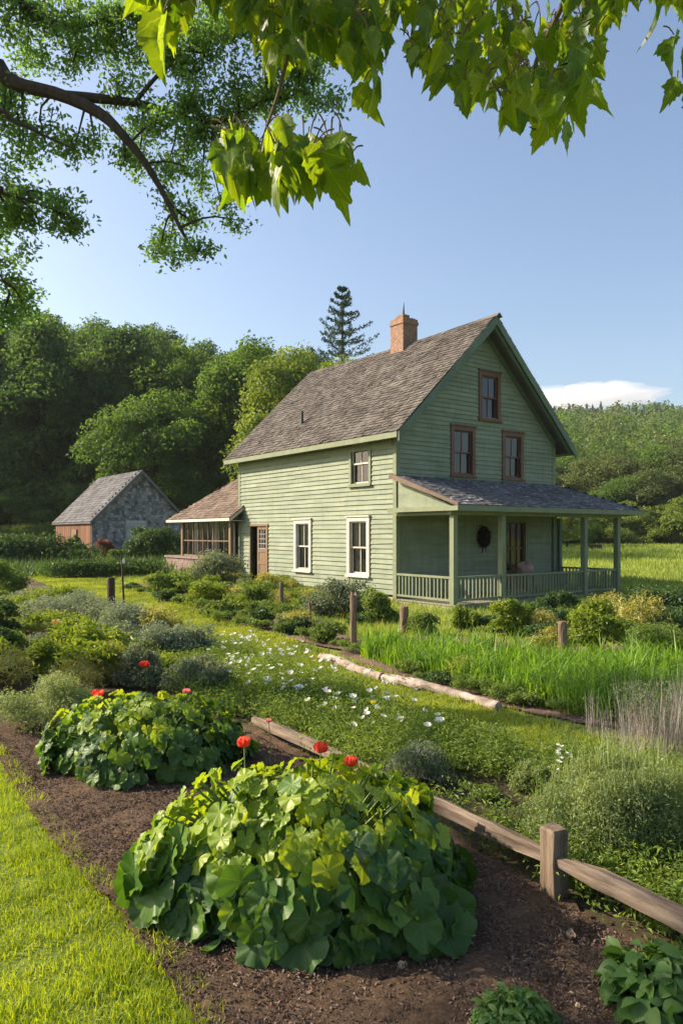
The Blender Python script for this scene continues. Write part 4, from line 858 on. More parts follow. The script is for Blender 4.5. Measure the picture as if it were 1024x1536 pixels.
# big overhanging tree at the left, limbs laid out in real space about eight metres away
def overhang():
    o = empty('shade_tree', (-8.6, 8.8, 0), 0, 'big dark limbed tree reaching in from the left with small leaves', 'tree'); O_ = np.array([-8.6, 8.8, 0])
    L = lambda pts: [at(u, v, y) - O_ for u, v, y in pts]
    mb = MB()
    tr_ = spline([(0, 0, -0.3), (0.15, 0, 2.5), (0.5, -0.1, 5.0), (0.6, 0.2, 7.5), (0.4, 0.4, 10)], 16); mb.tube(tr_, np.linspace(0.42, 0.2, 16), 10)
    mb.build('trunk', M['bark'], o)
    def limb(pts, r0, r1, first=None):
        m_ = MB(); q = ([first] if first is not None else []) + L(pts); P = spline(q, 26); m_.tube(P, np.linspace(r0, r1, 26) * 0.72, 8); m_.build('limb', M['bark'], o); return P
    f = tr_[10]
    A = limb([(-60, 95, 8.4), (20, 125, 8.2), (90, 142, 8.1), (150, 170, 8.0), (182, 200, 7.9), (215, 240, 7.9), (245, 290, 7.9), (272, 345, 7.9), (290, 375, 7.9)], 0.14, 0.012, f)
    B = limb([(95, 144, 8.1), (150, 148, 8.2), (220, 158, 8.4), (290, 180, 8.5), (340, 180, 8.6), (400, 150, 8.8), (470, 140, 8.9)], 0.085, 0.012)
    C = limb([(-60, 170, 7.6), (20, 182, 7.5), (70, 205, 7.5), (115, 225, 7.5)], 0.05, 0.008, tr_[9])
    D = limb([(-50, 285, 7.8), (0, 290, 7.8), (40, 300, 7.8), (95, 320, 7.8)], 0.04, 0.008, tr_[8])
    E_ = limb([(-50, -40, 8.6), (40, 10, 8.6), (110, 40, 8.6), (200, 20, 8.8), (300, 30, 9.0)], 0.08, 0.012, tr_[12])
    H_ = limb([(-50, 390, 8.0), (-10, 400, 8.0), (15, 440, 8.0)], 0.04, 0.008, tr_[7])
    K = limb([(200, 157, 8.3), (240, 110, 8.4), (300, 60, 8.5), (360, 30, 8.6)], 0.04, 0.008)
    cl = [(20, 20, 60), (70, 50, 55), (120, 20, 50), (40, 90, 45), (160, 60, 48), (110, 95, 40), (210, 100, 55), (250, 60, 60), (300, 90, 60), (350, 60, 60), (330, 130, 55), (280, 150, 42), (380, 120, 55), (420, 150, 45), (450, 100, 55), (480, 160, 34), (400, 60, 55), (470, 60, 45), (240, 10, 55), (330, 10, 55), (180, 130, 35),
          (20, 190, 42), (70, 215, 38), (110, 230, 32), (145, 225, 22), (30, 240, 32), (20, 290, 48), (70, 290, 40), (100, 330, 30), (60, 345, 28), (115, 350, 16), (20, 335, 36), (10, 390, 26), (10, 440, 42), (40, 470, 26), (5, 480, 34), (15, 140, 35), (-40, 60, 70), (-40, 180, 60), (-40, 330, 60), (-30, 450, 50), (-130, 50, 90), (-150, 190, 80), (-120, 330, 80), (-220, 100, 90), (-240, 260, 90),
          (215, 215, 26), (200, 250, 30), (240, 260, 28), (185, 245, 22), (280, 250, 34), (260, 310, 26), (255, 360, 26), (290, 330, 22), (300, 370, 24), (240, 375, 20), (320, 215, 34), (300, 285, 22), (275, 385, 20), (335, 315, 16), (355, 330, 12), (250, 175, 30), (350, 180, 30), (305, 200, 30), (225, 180, 26)]
    Ps = []; mb = MB()
    N_ = spline([tr_[9], np.array([-6.9, 6.2, 4.9]) - O_, np.array([-6.3, 4.6, 4.7]) - O_, np.array([-5.8, 3.4, 4.3]) - O_], 20); m_ = MB(); m_.tube(N_, np.linspace(0.08, 0.012, 20), 7); m_.build('limb', M['bark'], o)  # out-of-view low bough added to shade the near mulch
    for c, rad, n in (((-6.3, 4.4, 4.7), 0.62, 1500), ((-5.9, 4.1, 4.2), 0.5, 1100), ((-6.2, 3.9, 3.75), 0.42, 700), ((-6.4, 4.9, 5.2), 0.5, 800), ((-6.1, 3.5, 3.3), 0.35, 320), ((-6.1, 4.0, 5.0), 0.5, 800)):  # unseen leaf clumps placed for the shadow they cast on the foreground
        Ps.append(np.array(c) + np.array([0.25, -0.45, 0]) - O_ + unit(rng.normal(size=(n, 3))) * rad * rng.random((n, 1)) ** 0.45)
    limbs = np.concatenate([A, B, C, D, E_, H_, K, tr_[9:]])
    for u, v, r in cl:
        y = 8.55 + 0.3 * rng.normal(); c = at(u, v, y) - O_; rad = r / FOC * y
        n = max(3, int(r / 6))
        for k in range(n):                                   # sprays: a twig with leaves along it
            e = c + rad * np.array([1.15, 1.2, 0.75]) * unit(rng.normal(size=3)) * rng.random() ** 0.5
            s0 = limbs[np.argmin(((limbs - e) ** 2).sum(1))]; q = e + (s0 - e) * min(1.0, 0.8 * rad / (np.linalg.norm(s0 - e) + 1e-6))
            P = spline([q, (q + e) / 2 + 0.1 * rad * rng.normal(size=3), e], 6)
            if k % 2 == 0: mb.tube(P, np.linspace(0.008, 0.003, 6), 4, cap=False)
            m_ = int(98 * (r / 40) ** 0.6); t = rng.random(m_) ** 0.8; i = np.clip((t * 5).astype(int), 0, 4); pp = P[i] + (P[i + 1] - P[i]) * (t * 5 - i)[:, None]
            Ps.append(pp + rng.normal(size=(m_, 3)) * 0.085 * np.array([1, 1, 0.6]))
        s0 = limbs[np.argmin(((limbs - c) ** 2).sum(1))]; mb.tube(spline([s0, (s0 + c) / 2 + 0.06 * rng.normal(size=3), c], 6), np.linspace(0.016, 0.006, 6), 5, cap=False)
    P = np.concatenate(Ps); V, F = leaf_quads(P, rng.normal(size=P.shape) + np.array([0, 0, 0.5]), 0.058, 0.5)
    link('crown', mesh_np('overhang_crown', [(V, F)], M['oak']), o); mb.build('twigs', M['bark'], o)
overhang()

# maple branch close overhead
def leaf_outline():
    h = [(0.03, 0.0), (0.14, -0.05), (0.22, 0.03), (0.33, 0.05), (0.34, 0.15), (0.43, 0.22), (0.43, 0.34), (0.54, 0.46), (0.43, 0.48), (0.40, 0.57), (0.31, 0.56), (0.31, 0.66), (0.23, 0.71), (0.21, 0.82), (0.13, 0.88), (0.06, 1.0)]
    return np.array(h + [(0.0, 1.12)] + [(-x, y) for x, y in h[::-1]])
def maple_leaves(P, T, N, size, jit=0.12):
    O_ = leaf_outline(); k = len(O_); n = len(P); T = unit(T); N = unit(N - T * (N * T).sum(-1, keepdims=True)); B = np.cross(T, N)
    xy = np.concatenate([[(0, 0.33)], O_, O_ * [0.5, 0.5] + [0, 0.17]]); K = len(xy)
    sz = size[:, None]; ax = (0.62 + 0.3 * rng.random(n))[:, None]
    x = xy[None, :, 0] * ax * (1 + jit * rng.normal(size=(n, K)) * 0.3); y = xy[None, :, 1] * (1 + 0.05 * rng.normal(size=(n, K)))
    fold = (0.25 + 0.6 * rng.random(n))[:, None]; dr = (0.0 + 0.9 * rng.random(n))[:, None]; wv = 0.07 * np.sin(x * 9 + rng.random((n, 1)) * 6)
    z = fold * np.abs(x) * 0.7 - dr * y ** 2 * 0.45 + wv
    V = P[:, None] + sz[..., None] * (x[..., None] * B[:, None] + y[..., None] * T[:, None] + z[..., None] * N[:, None])
    i = np.arange(n)[:, None] * K; j = np.arange(k); j1 = (j + 1) % k
    inner = np.stack([np.zeros(k, int), k + 1 + j, k + 1 + j1], -1); outer = np.stack([k + 1 + j, 1 + j, 1 + j1, k + 1 + j1], -1)
    V = V.reshape(-1, 3)
    return V, (i[:, :, None] + inner[None]).reshape(-1, 3), (i[:, :, None] + outer[None]).reshape(-1, 4), np.tile(xy, (n, 1))
def both(V, Ft, Fq, uv, m=0):
    """one vertex block with tris and quads"""
    return V, Ft, Fq, uv, m
def leaf_mesh(name, blocks, mats):
    me = bpy.data.meshes.new(name); nv = 0; Vs, L, st, mi, UV = [], [], [], [], []; nl = 0
    for V, Ft, Fq, uv, m in blocks:
        for F in (Ft, Fq):
            if len(F) == 0: continue
            k = F.shape[1]; L.append((F + nv).ravel()); st.append(nl + np.arange(len(F)) * k); mi.append(np.full(len(F), m)); nl += len(F) * k
        Vs.append(V); UV.append(uv); nv += len(V)
    V = np.concatenate(Vs); L = np.concatenate(L).astype(np.int32)
    me.vertices.add(len(V)); me.vertices.foreach_set("co", V.astype(np.float32).ravel()); me.loops.add(len(L)); me.loops.foreach_set("vertex_index", L)
    st = np.concatenate(st).astype(np.int32); me.polygons.add(len(st)); me.polygons.foreach_set("loop_start", st)
    me.polygons.foreach_set("material_index", np.concatenate(mi).astype(np.int32)); me.polygons.foreach_set("use_smooth", np.ones(len(st), bool))
    ul = me.uv_layers.new(name="leaf"); ul.data.foreach_set("uv", np.concatenate(UV)[L].astype(np.float32).ravel())
    me.update(calc_edges=True)
    for m in mats: me.materials.append(m)
    return me

def maple():
    root = np.array([3.4, -1.2, 0.0]); o = empty('maple_tree', root, 0, 'maple with bright lobed leaves hanging close overhead', 'tree')
    mb = MB(); tr_ = spline([(0, 0, -0.3), (0.05, 0.1, 1.5), (-0.05, 0.3, 3.0), (-0.2, 0.6, 4.5), (-0.2, 0.8, 6.5)], 14); mb.tube(tr_, np.linspace(0.24, 0.1, 14), 10); mb.build('trunk', M['bark'], o)
    def limb(q, r0, r1): m_ = MB(); P = spline(q, 24); m_.tube(P, np.linspace(r0, r1, 24), 7); m_.build('limb', M['twig'], o); return P
    W = lambda u, v, y: at(u, v, y) - root
    A = limb([tr_[6], W(1150, -420, 1.7), W(900, -160, 1.75), W(640, -120, 1.75), W(430, -110, 1.75), W(250, -100, 1.7)], 0.05, 0.007)
    B = limb([A[8], W(860, -30, 2.0), W(800, 110, 2.1), W(850, 150, 2.1)], 0.011, 0.004)
    C = limb([A[18], W(455, -40, 1.6), W(425, 110, 1.55), W(400, 190, 1.5)], 0.006, 0.003)
    D = limb([A[12], W(650, -20, 1.9), W(620, 70, 2.0), W(700, 130, 2.1)], 0.008, 0.003)
    E_ = limb([A[4], W(1090, -100, 1.9), W(1060, 30, 1.9), W(1050, 110, 1.9)], 0.014, 0.004)
    F_ = limb([A[20], W(330, -30, 1.6), W(270, 0, 1.55)], 0.01, 0.004)
    ub = [200, 235, 270, 300, 330, 380, 430, 480, 520, 560, 590, 620, 650, 690, 740, 800, 850, 890, 912, 940, 985, 1024, 1080]
    vb = [10, 95, 60, 0, 30, 95, 130, 105, 120, 145, 70, 120, 150, 190, 215, 225, 225, 170, 60, 20, 15, 40, 60]
    U, Vv, Yy, Sz = [], [], [], []
    n = 1750; u = np.concatenate([rng.uniform(195, 1100, n - 400), rng.uniform(200, 580, 400)]); vbm = np.interp(u, ub, vb) - 45; v = vbm - (np.abs(rng.normal(size=n)) * 0.5 + 0.02) * (vbm + 130); k = (v > -190) & (wob(u / 62, v / 62) > -0.55)
    for a, b in zip(u[k], v[k]): U.append(a); Vv.append(b); Yy.append(rng.uniform(1.45, 2.5)); Sz.append(rng.uniform(0.042, 0.074))
    for a, b, s_ in ((245, 8, .17), (232, -10, .15), (330, 215, .14), (350, 195, .14), (370, 185, .13), (385, 215, .15), (400, 180, .13), (415, 220, .15), (430, 195, .13), (445, 210, .13), (360, 228, .12), (420, 240, .12), (395, 240, .12), (480, 215, .15), (500, 225, .16), (470, 225, .14), (492, 195, .09), (375, 240, .12), (340, 225, .13), (1010, 40, .13), (1030, 60, .14), (1015, 110, .13), (1035, 120, .14), (985, -10, .12), (545, 110, .13), (560, 95, .12), (860, 130, .13), (885, 115, .13), (850, 170, .12), (820, 165, .12), (780, 150, .12)):
        U.append(a); Vv.append(b + 12); Yy.append(rng.uniform(1.42, 1.65) if a < 600 else rng.uniform(1.7, 2.1)); Sz.append(s_ * 0.68)
    for q in range(46):
        a = rng.uniform(318, 540); b = rng.uniform(172, 262 - 0.0 * a) if a < 460 else rng.uniform(200, 245); U.append(a); Vv.append(b); Yy.append(rng.uniform(1.42, 1.75)); Sz.append(rng.uniform(0.055, 0.088))
    P = np.array([W(a, b, c) for a, b, c in zip(U, Vv, Yy)]); n = len(P); Sz = np.array(Sz)
    T = np.array([0, 0, -1.0]) + rng.normal(size=(n, 3)) * np.array([0.34, 0.34, 0.15]); N = rng.normal(size=(n, 3)) * np.array([0.7, 0.5, 0.35]) + np.array([-0.15, -0.75, 0.35])
    V, Ft, Fq, uv = maple_leaves(P, T, N, Sz)
    link('crown', leaf_mesh('maple_crown', [(V, Ft, Fq, uv, 0)], [M['maple']]), o)
    mb = MB(); limbs = np.concatenate([A, B, C, D, E_, F_])
    for p_, t_ in zip(P, T):
        s0 = limbs[np.argmin(((limbs - p_) ** 2).sum(1))]
        e = s0 if np.linalg.norm(s0 - p_) < 0.07 else p_ + np.array([0.02 * rng.normal(), 0.02 * rng.normal(), 0.032]); mb.tube(spline([e, (e + p_) / 2 + np.array([0, 0, 0.008]), p_], 5), np.linspace(0.0022, 0.0012, 5), 4, cap=False)
    mb.build('twigs', M['twig'], o)
maple()

# ------------------------------------------------------------------ grass
def lawn_dens(x, y): return np.clip(1.6 / np.maximum(y, 1.6), 0.15, 1)
tag(link('lawn_grass', blade_mesh('lawn_grass', blades(sample_poly([(-0.28, 1.6)] + LAWN_EDGE + [(-4.2, 6.2), (-4.2, 1.6)], 190000, lawn_dens), 0.06, 0.0042, 0.8), M['lawn'])), 'short bright grass blades of the near lawn', 'grass', kind='stuff')
xy = sample_poly(LAWN_EDGE + [(p_[0] + 0.10, p_[1] + 0.02) for p_ in LAWN_EDGE[::-1]], 5000)
tag(link('lawn_grass', blade_mesh('lawn_edge_grass', blades(xy, 0.07, 0.0045, 0.9), M['lawn'])), 'longer grass blades spilling over the edge of the mulch', 'grass', kind='stuff')
e_ = np.array(PATH_UP); q_ = np.cumsum(np.r_[0, np.hypot(*np.diff(e_, axis=0).T)]); t_ = rng.random(16000) * q_[-1]
xy = np.stack([np.interp(t_, q_, e_[:, 0]), np.interp(t_, q_, e_[:, 1])], -1) + rng.normal(size=(16000, 2)) * 0.09
tag(link('path_grass', blade_mesh('edge_grass', blades(xy, 0.075, 0.004 + 0.0009 * xy[:, 1], 0.9, z=ground_z(xy[:, 0], xy[:, 1]) + 0.012), M['path_blade'])), 'ragged longer grass along the far edge of the curving path', 'grass', kind='stuff')
def far_dens(x, y): return np.clip((7.0 / np.maximum(y, 4)) ** 1.3, 0.05, 1)
xy = sample_poly(PATH, 170000, far_dens); wd = 0.0035 + 0.0011 * xy[:, 1]
tag(link('path_grass', blade_mesh('path_grass', blades(xy, 0.05, wd, 0.8, z=ground_z(xy[:, 0], xy[:, 1]) + 0.012, two=False), M['path_blade'])), 'short mown grass of the curving path', 'grass', kind='stuff')
MEADOW = [(-0.2, 12), (5.2, 11.2), (14, 13), (45, 62), (10, 62), (7.6, 22), (1.0, 17)]
xy = sample_poly(MEADOW, 90000, lambda x, y: np.clip((14 / np.maximum(y, 8)) ** 1.2, 0.05, 1)); wd = 0.004 + 0.0013 * xy[:, 1]; hh = 0.07 + 0.0035 * xy[:, 1]
tag(link('meadow_grass', blade_mesh('meadow_grass', blades(xy, hh, wd, 0.6, two=False), M['meadow_blade'])), 'rough yellow green grass in front of the porch and in the field', 'grass', kind='stuff')
YARD = gl([(205, 876), (250, 886), (330, 905), (420, 932), (480, 946), (600, 975)]) + [(1.3, 17.9), (-3.4, 24.3), (-7, 28), (-10, 27)]
xy = sample_poly(YARD, 45000); tag(link('yard_grass', blade_mesh('yard_grass', blades(xy, 0.15, 0.018, 0.7, two=False), M['meadow_blade'])), 'unmown grass between the shrubs below the side wall', 'grass', kind='stuff')
LMEAD = [(-30, 26), (-6, 25), (-6, 34), (-8, 56), (-34, 56), (-22, 36)]
xy = sample_poly(LMEAD, 50000); tag(link('meadow_grass', blade_mesh('slope_grass', blades(xy, 0.45, 0.07, 0.7, two=False), M['shrub_dark'])), 'tall grass coloured dark for the shade on the slope around the barn', 'grass', kind='stuff')  # dark leaf colour carries the tree shade lying on this slope
# strap leaves
xy = sample_poly([(0.25, 10.0), (0.85, 8.75), (1.75, 7.25), (2.3, 6.6), (3.0, 6.2), (5.0, 6.3), (7.0, 9.0), (5.0, 9.2), (2.9, 9.2), (1.5, 10.2), (0.4, 10.5)], 19000, lambda x, y: 0.15 + 0.85 * (wob(x, y, 4) > -0.2))
tag(link('strap_leaves', blade_mesh('strap_leaves', blades(xy, 0.36 * (0.75 + 0.5 * rng.random(len(xy)) ** 2), 0.018, 0.95, two=True, curve=1.0), M['iris'])), 'dense bed of tall bright green strap leaves behind the log', 'plants', kind='stuff')
# mulch chips
xy = sample_poly([(-0.25, 1.8)] + LAWN_EDGE + [(-0.8, 6.2), (0.95, 3.36), (1.6, 2.3), (1.9, 1.8)], 90000); n = len(xy)
P = np.stack([xy[:, 0], xy[:, 1], ground_z(xy[:, 0], xy[:, 1]) + 0.034 + 0.016 * rng.random(n)], -1)
V, F = leaf_quads(P, np.array([0, 0, 1.0]) + 0.55 * rng.normal(size=P.shape), 0.016, 0.4, 0.05)
tag(link('mulch_chips', mesh_np('mulch_chips', [(V, F)], M['chip'])), 'loose bark chips covering the mulch bed', 'mulch', kind='stuff')
# flower bed ground cover
def bedcover():
    out = []
    reg = [(1.35, 3.05), (0.974, 3.55), (-0.6, 6.2), (-1.4, 7.0), (-2.6, 9.5)] + PATH_LOW[3:] + [(3.3, 5.0), (4.0, 2.5), (1.7, 2.45)]
    bare = lambda x, y: np.hypot((x - 0.85) / 0.45, (y - 4.55) / 0.5) + 0.3 * wob(x, y, 4) > 1.0
    xy = sample_poly(reg, 1250, lambda x, y: bare(x, y) * 1.0); bl = np.stack([xy[:, 0], xy[:, 1], 0.05 + 0.07 * rng.random(1250), *(0.12 + 0.12 * rng.random((2, 1250))), 0.10 + 0.13 * rng.random(1250)], -1)
    return mesh_np('bed_cover', [cloud(bl, 165000, 0.032, 0.32, fill=0.8, upw=0.8, rnd=0.9)], M['flowerbed'])
tag(link('flower_foliage', bedcover()), 'low feathery green foliage filling the white flower bed', 'plants', kind='stuff')

# ------------------------------------------------------------------ shrubs
def shrub(name, label, u0, u1, vt, vb, mat, size=0.05, aspect=0.5, k=16, n=6000, cat='shrub', group=None, depth=0.8, dens=1.0, dry=False, twigs=True, shape='dome', flowers=None, y=None):
    p = G((u0 + u1) / 2, vb); d = p[1]; Wd = (u1 - u0) / FOC * d; H = (vb - vt) / FOC * d * 1.02; rx = Wd / 2; ry = rx * depth
    x, yy = p[0], d + ry * 0.55; z = float(ground_z(x, yy)); o = empty(name, (x, yy, z), 0, label, cat, group)
    bl = []
    for i in range(k):
        a = rng.random() * 6.28; q = math.sqrt(rng.random()) * 0.72; s = (0.30 + 0.22 * rng.random())
        if shape == 'cone': hz = H * (0.85 * (1 - q / 0.8) * rng.random() + 0.1); s *= 1 - 0.5 * hz / H
        else: hz = H * (0.12 + 0.62 * rng.random() * math.sqrt(max(0.05, 1 - q * q)))
        bl.append((math.cos(a) * q * rx, math.sin(a) * q * ry, hz, rx * s, ry * s, min(H * 0.36, max(rx * s * 0.8, H * 0.2))))
    bl = np.array(bl); bl[:, 2] = np.minimum(bl[:, 2], H - bl[:, 5] * 0.95)
    c = [cloud(bl, int(n * dens), size, aspect, fill=0.6, upw=0.55, rnd=0.8)]
    if dry:
        kk_ = rng.integers(len(bl), size=1600); a_ = rng.random(1600) * 6.28; q_ = np.sqrt(rng.random(1600)) * 0.9
        xy_ = np.stack([bl[kk_, 0] + np.cos(a_) * q_ * bl[kk_, 3], bl[kk_, 1] + np.sin(a_) * q_ * bl[kk_, 4]], -1); c += blades(xy_, 0.15, 0.004, 0.6, z=bl[kk_, 2] + 0.5 * bl[kk_, 5])
    link('foliage', mesh_np('foliage', c, mat), o)
    if twigs:
        mb = MB()
        for i in range(min(k, 12)): mb.tube(spline([(bl[i, 0] * 0.15, bl[i, 1] * 0.15, -0.05), (bl[i, 0] * 0.6, bl[i, 1] * 0.6, bl[i, 2] * 0.5), tuple(bl[i, :3])], 6), np.linspace(0.012, 0.004, 6) * (0.5 + H), 4, cap=False)
        mb.build('stems', M['twig'], o)
    return o

# by the house and path
S_ = shrub
S_('shrub', 'loose grey green shrub with pale tips beneath the right hand white framed window', 450, 560, 862, 935, M['silver_dark'], 0.06, 0.5, 18, 5000)
S_('shrub', 'leafy green shrub at the house corner beside the porch pilaster', 540, 606, 872, 940, M['shrub'], 0.06, 0.5, 16, 4500)
S_('shrub', 'low dark green clump beside the reddish mulch, left of the broken topped post', 402, 470, 928, 955, M['shrub_dark'], 0.05, 0.5, 12, 3000)
S_('shrub', 'low green clump next to the broken topped post on its left', 462, 528, 935, 968, M['shrub'], 0.05, 0.5, 12, 3000)
S_('shrub', 'low rounded green clump at the bend of the mulch border', 300, 362, 902, 930, M['shrub'], 0.06, 0.5, 12, 3000)
S_('shrub', 'dark clump right of the low clump at the mulch bend', 360, 410, 910, 940, M['shrub_dark'], 0.06, 0.5, 12, 2500)
S_('shrub', 'bright lime green perennials in front of the side door', 268, 345, 866, 915, M['shrub_lime'], 0.07, 0.4, 16, 4000)
S_('shrub', 'yellow green perennials below the left window of the side wall', 345, 420, 872, 915, M['shrub'], 0.07, 0.4, 16, 4000)
S_('shrub', 'small clipped dark ball shrub at the edge of the path', 232, 268, 884, 905, M['shrub_dark'], 0.05, 0.6, 10, 2500)
S_('shrub', 'mixed reddish tinged shrub in front of the sunroom brick wall', 258, 375, 826, 880, M['silver_dark'], 0.08, 0.5, 18, 5000)
S_('shrub', 'green hedge like perennials sloping down left of the sunroom', 205, 285, 852, 892, M['flowerbed'], 0.08, 0.5, 16, 4500)
S_('shrub', 'sparse rusty brown perennial under the side door', 375, 432, 860, 890, M['ochre'], 0.07, 0.35, 12, 1800)
S_('shrub', 'bright yellow green upright bush left of the first porch railing', 676, 728, 886, 948, M['shrub_lime'], 0.055, 0.5, 14, 4200, shape='cone')
S_('shrub', 'yellow green bush under the middle of the porch railing', 735, 808, 890, 955, M['shrub_lime'], 0.055, 0.5, 16, 5200)
S_('shrub', 'dark green shrub tucked against the porch between two bright bushes', 800, 870, 882, 935, M['shrub_dark'], 0.06, 0.5, 14, 4200)
S_('shrub', 'large bright green bush in front of the right end of the porch', 855, 955, 888, 985, M['shrub_lime'], 0.06, 0.5, 20, 7000)
S_('shrub', 'wide dark shrub mass to the right of the porch', 930, 1060, 878, 945, M['shrub_dark'], 0.07, 0.5, 20, 7000)
S_('shrub', 'low feathery green plant at the right edge above the strap leaves', 935, 1050, 930, 1005, M['shrub'], 0.045, 0.35, 18, 6000)
S_('shrub', 'low green weeds around the foot of the short posts', 606, 668, 915, 955, M['shrub'], 0.045, 0.4, 12, 2600)
S_('shrub', 'pale low weeds right of the single thick post', 790, 860, 940, 985, M['ochre'], 0.045, 0.35, 12, 2400)
# around the barn
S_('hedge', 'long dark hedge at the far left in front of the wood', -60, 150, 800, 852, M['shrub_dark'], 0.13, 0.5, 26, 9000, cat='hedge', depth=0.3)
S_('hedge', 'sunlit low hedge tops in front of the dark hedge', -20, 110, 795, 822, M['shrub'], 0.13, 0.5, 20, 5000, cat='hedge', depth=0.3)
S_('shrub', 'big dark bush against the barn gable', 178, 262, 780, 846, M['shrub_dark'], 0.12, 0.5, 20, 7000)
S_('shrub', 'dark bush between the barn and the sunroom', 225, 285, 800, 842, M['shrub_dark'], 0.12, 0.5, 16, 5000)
S_('shrub', 'yellow green bush at the foot of the barn door', 98, 128, 800, 842, M['shrub'], 0.12, 0.5, 12, 3000)
S_('shrub', 'pale green bush in front of the barn gable', 155, 190, 815, 848, M['shrub'], 0.1, 0.5, 12, 3000)
S_('shrub', 'rusty red spiky plant in front of the barn corner', 138, 168, 800, 845, M['rust_leaf'], 0.2, 0.16, 10, 1400)
S_('hedge', 'strip of tall shaded plants along the far edge of the mown path', 40, 262, 838, 868, M['shrub_dark'], 0.10, 0.4, 30, 8000, cat='plants', depth=0.2)
# left bed
S_('shrub', 'rounded bright green shrub at the left edge, farthest of the garden shrubs', -45, 40, 833, 905, M['shrub'], 0.06, 0.5, 18, 7000)
S_('shrub', 'dark green shrub cut by the left edge below the pale flowers', -50, 22, 880, 960, M['shrub_dark'], 0.05, 0.5, 16, 6000)
S_('shrub', 'dark broad leaved shrub at the left edge above the grassy mound', -55, 38, 938, 1018, M['shrub_dark'], 0.045, 0.55, 16, 6000)
S_('shrub', 'fresh green shrub between the dark shrub and the yellow grass tuft', 30, 112, 945, 1020, M['shrub_lime'], 0.04, 0.45, 18, 7000)
S_('shrub', 'soft fine leaved green mound at the left edge behind the smaller squash', -40, 130, 1015, 1105, M['feather'], 0.028, 0.28, 24, 16000)
S_('shrub', 'airy yellow green tuft in the middle of the left bed', 108, 200, 948, 1035, M['ochre'], 0.045, 0.18, 16, 6000)
S_('shrub', 'brownish grey green shrub right of the yellow tuft', 165, 250, 960, 1040, M['silver_dark'], 0.035, 0.35, 18, 7000)
GS = None
S_('silver_shrub', 'long silvery shrub at the back of the left bed beside the dark post', 20, 190, 890, 950, M['silver'], 0.045, 0.4, 26, 11000)
S_('silver_shrub', 'silver grey shrub in front of the dark post and the thin stake', 120, 250, 905, 975, M['silver'], 0.042, 0.4, 24, 11000)
S_('silver_shrub', 'silver grey mound bordering the mown path left of the white flowers', 200, 325, 930, 1000, M['silver'], 0.038, 0.4, 22, 10000)
S_('silver_shrub', 'grey green low mound behind the single red poppy', 230, 345, 975, 1050, M['silver_dark'], 0.034, 0.4, 20, 9000)
S_('silver_shrub', 'pale tipped shrub beside the far green shrub at the left edge', 0, 90, 878, 915, M['silver'], 0.05, 0.4, 18, 5000)
# right front
S_('feathery_shrub', 'large airy fine leaved shrub with tiny white flowers behind the fence post', 800, 1090, 1120, 1325, M['feather'], 0.02, 0.3, 40, 42000, depth=0.55, dry=True)
S_('shrub', 'low pale green plant behind the near rail beside bare soil', 770, 850, 1130, 1200, M['feather'], 0.022, 0.35, 14, 5000)
S_('shrub', 'wispy grey green weed above the long rail', 560, 690, 1120, 1190, M['silver_dark'], 0.026, 0.2, 16, 6000)

# many small perennials filling the two long beds
def perennial_src(mat, n, size, aspect, H):
    k = 9; a = rng.random(k) * 6.28; q = np.sqrt(rng.random(k)) * 0.24
    bl = np.stack([np.cos(a) * q, np.sin(a) * q, H * (0.3 + 0.35 * rng.random(k)), 0.10 + 0.08 * rng.random(k), 0.10 + 0.08 * rng.random(k), H * (0.25 + 0.12 * rng.random(k))], -1)
    mb = MB()
    for i in range(k): mb.tube([(bl[i, 0] * 0.3, bl[i, 1] * 0.3, -0.03), tuple(bl[i, :3])], [0.006, 0.003], 4, cap=False)
    return mesh_np('perennial_foliage', [cloud(bl, n, size, aspect, fill=0.8, upw=0.7, rnd=0.9)], mat), mesh_np('perennial_stems', mb.c, M['twig'])
PS = [perennial_src(M[m], n, sz, asp, h) for m, n, sz, asp, h in (('shrub', 1500, 0.05, 0.45, 0.34), ('shrub_lime', 1300, 0.055, 0.35, 0.40), ('shrub_dark', 1500, 0.05, 0.5, 0.28), ('silver_dark', 1700, 0.04, 0.4, 0.36), ('ochre', 900, 0.07, 0.16, 0.45), ('flowerbed', 1700, 0.04, 0.3, 0.30))]
def perennials(poly, n, label, group, pick, s0=0.8, s1=1.5, gap=0.4):
    got = []
    for x, y in sample_poly(poly, n * 6):
        if len(got) >= n: break
        if any((x - a) ** 2 + (y - b) ** 2 < gap * gap for a, b in got): continue
        got.append((x, y)); o = empty('perennial', (x, y, float(ground_z(x, y))), rng.random() * 6, label, 'plant', group); s_ = rng.uniform(s0, s1); o.scale = (s_, s_, s_ * rng.uniform(0.8, 1.25)); f, st = PS[pick[rng.integers(len(pick))]]
        link('foliage', f, o); link('stems', st, o)
perennials(gl([(200, 880), (250, 890), (330, 912), (420, 940), (490, 952), (530, 962)]) + [(1.2, 17.7), (-3.3, 24.0), (-5.6, 26.2)], 120, 'small garden perennial in the wild bed between the mown path and the side wall', 'perennials below the side wall', [0, 0, 1, 2, 3, 4, 5], 0.6, 1.25, 0.3)
perennials(BORDER[:6] + gl([(520, 972), (420, 948), (330, 918), (250, 893)]), 26, 'small plant growing at the inner edge of the reddish mulch', 'plants along the reddish mulch', [0, 2, 5], 0.5, 0.9, 0.35)
perennials([(-3.2, 6.9), (-2.2, 7.6), (-1.9, 9.5), (-3.2, 12.5), (-5.6, 16), (-8.5, 19), (-9, 14), (-6, 9)], 80, 'small plant filling the gaps of the left hand bed', 'small plants filling the left hand bed', [0, 0, 1, 5, 4, 1, 3], 0.8, 1.5)
perennials([(0.4, 5.2), (1.2, 3.8), (2.0, 4.6), (1.6, 5.3)], 8, 'small weed on the bare reddish soil behind the long rail', 'weeds on the bare soil behind the rail', [0, 3, 5], 0.22, 0.5, 0.14)
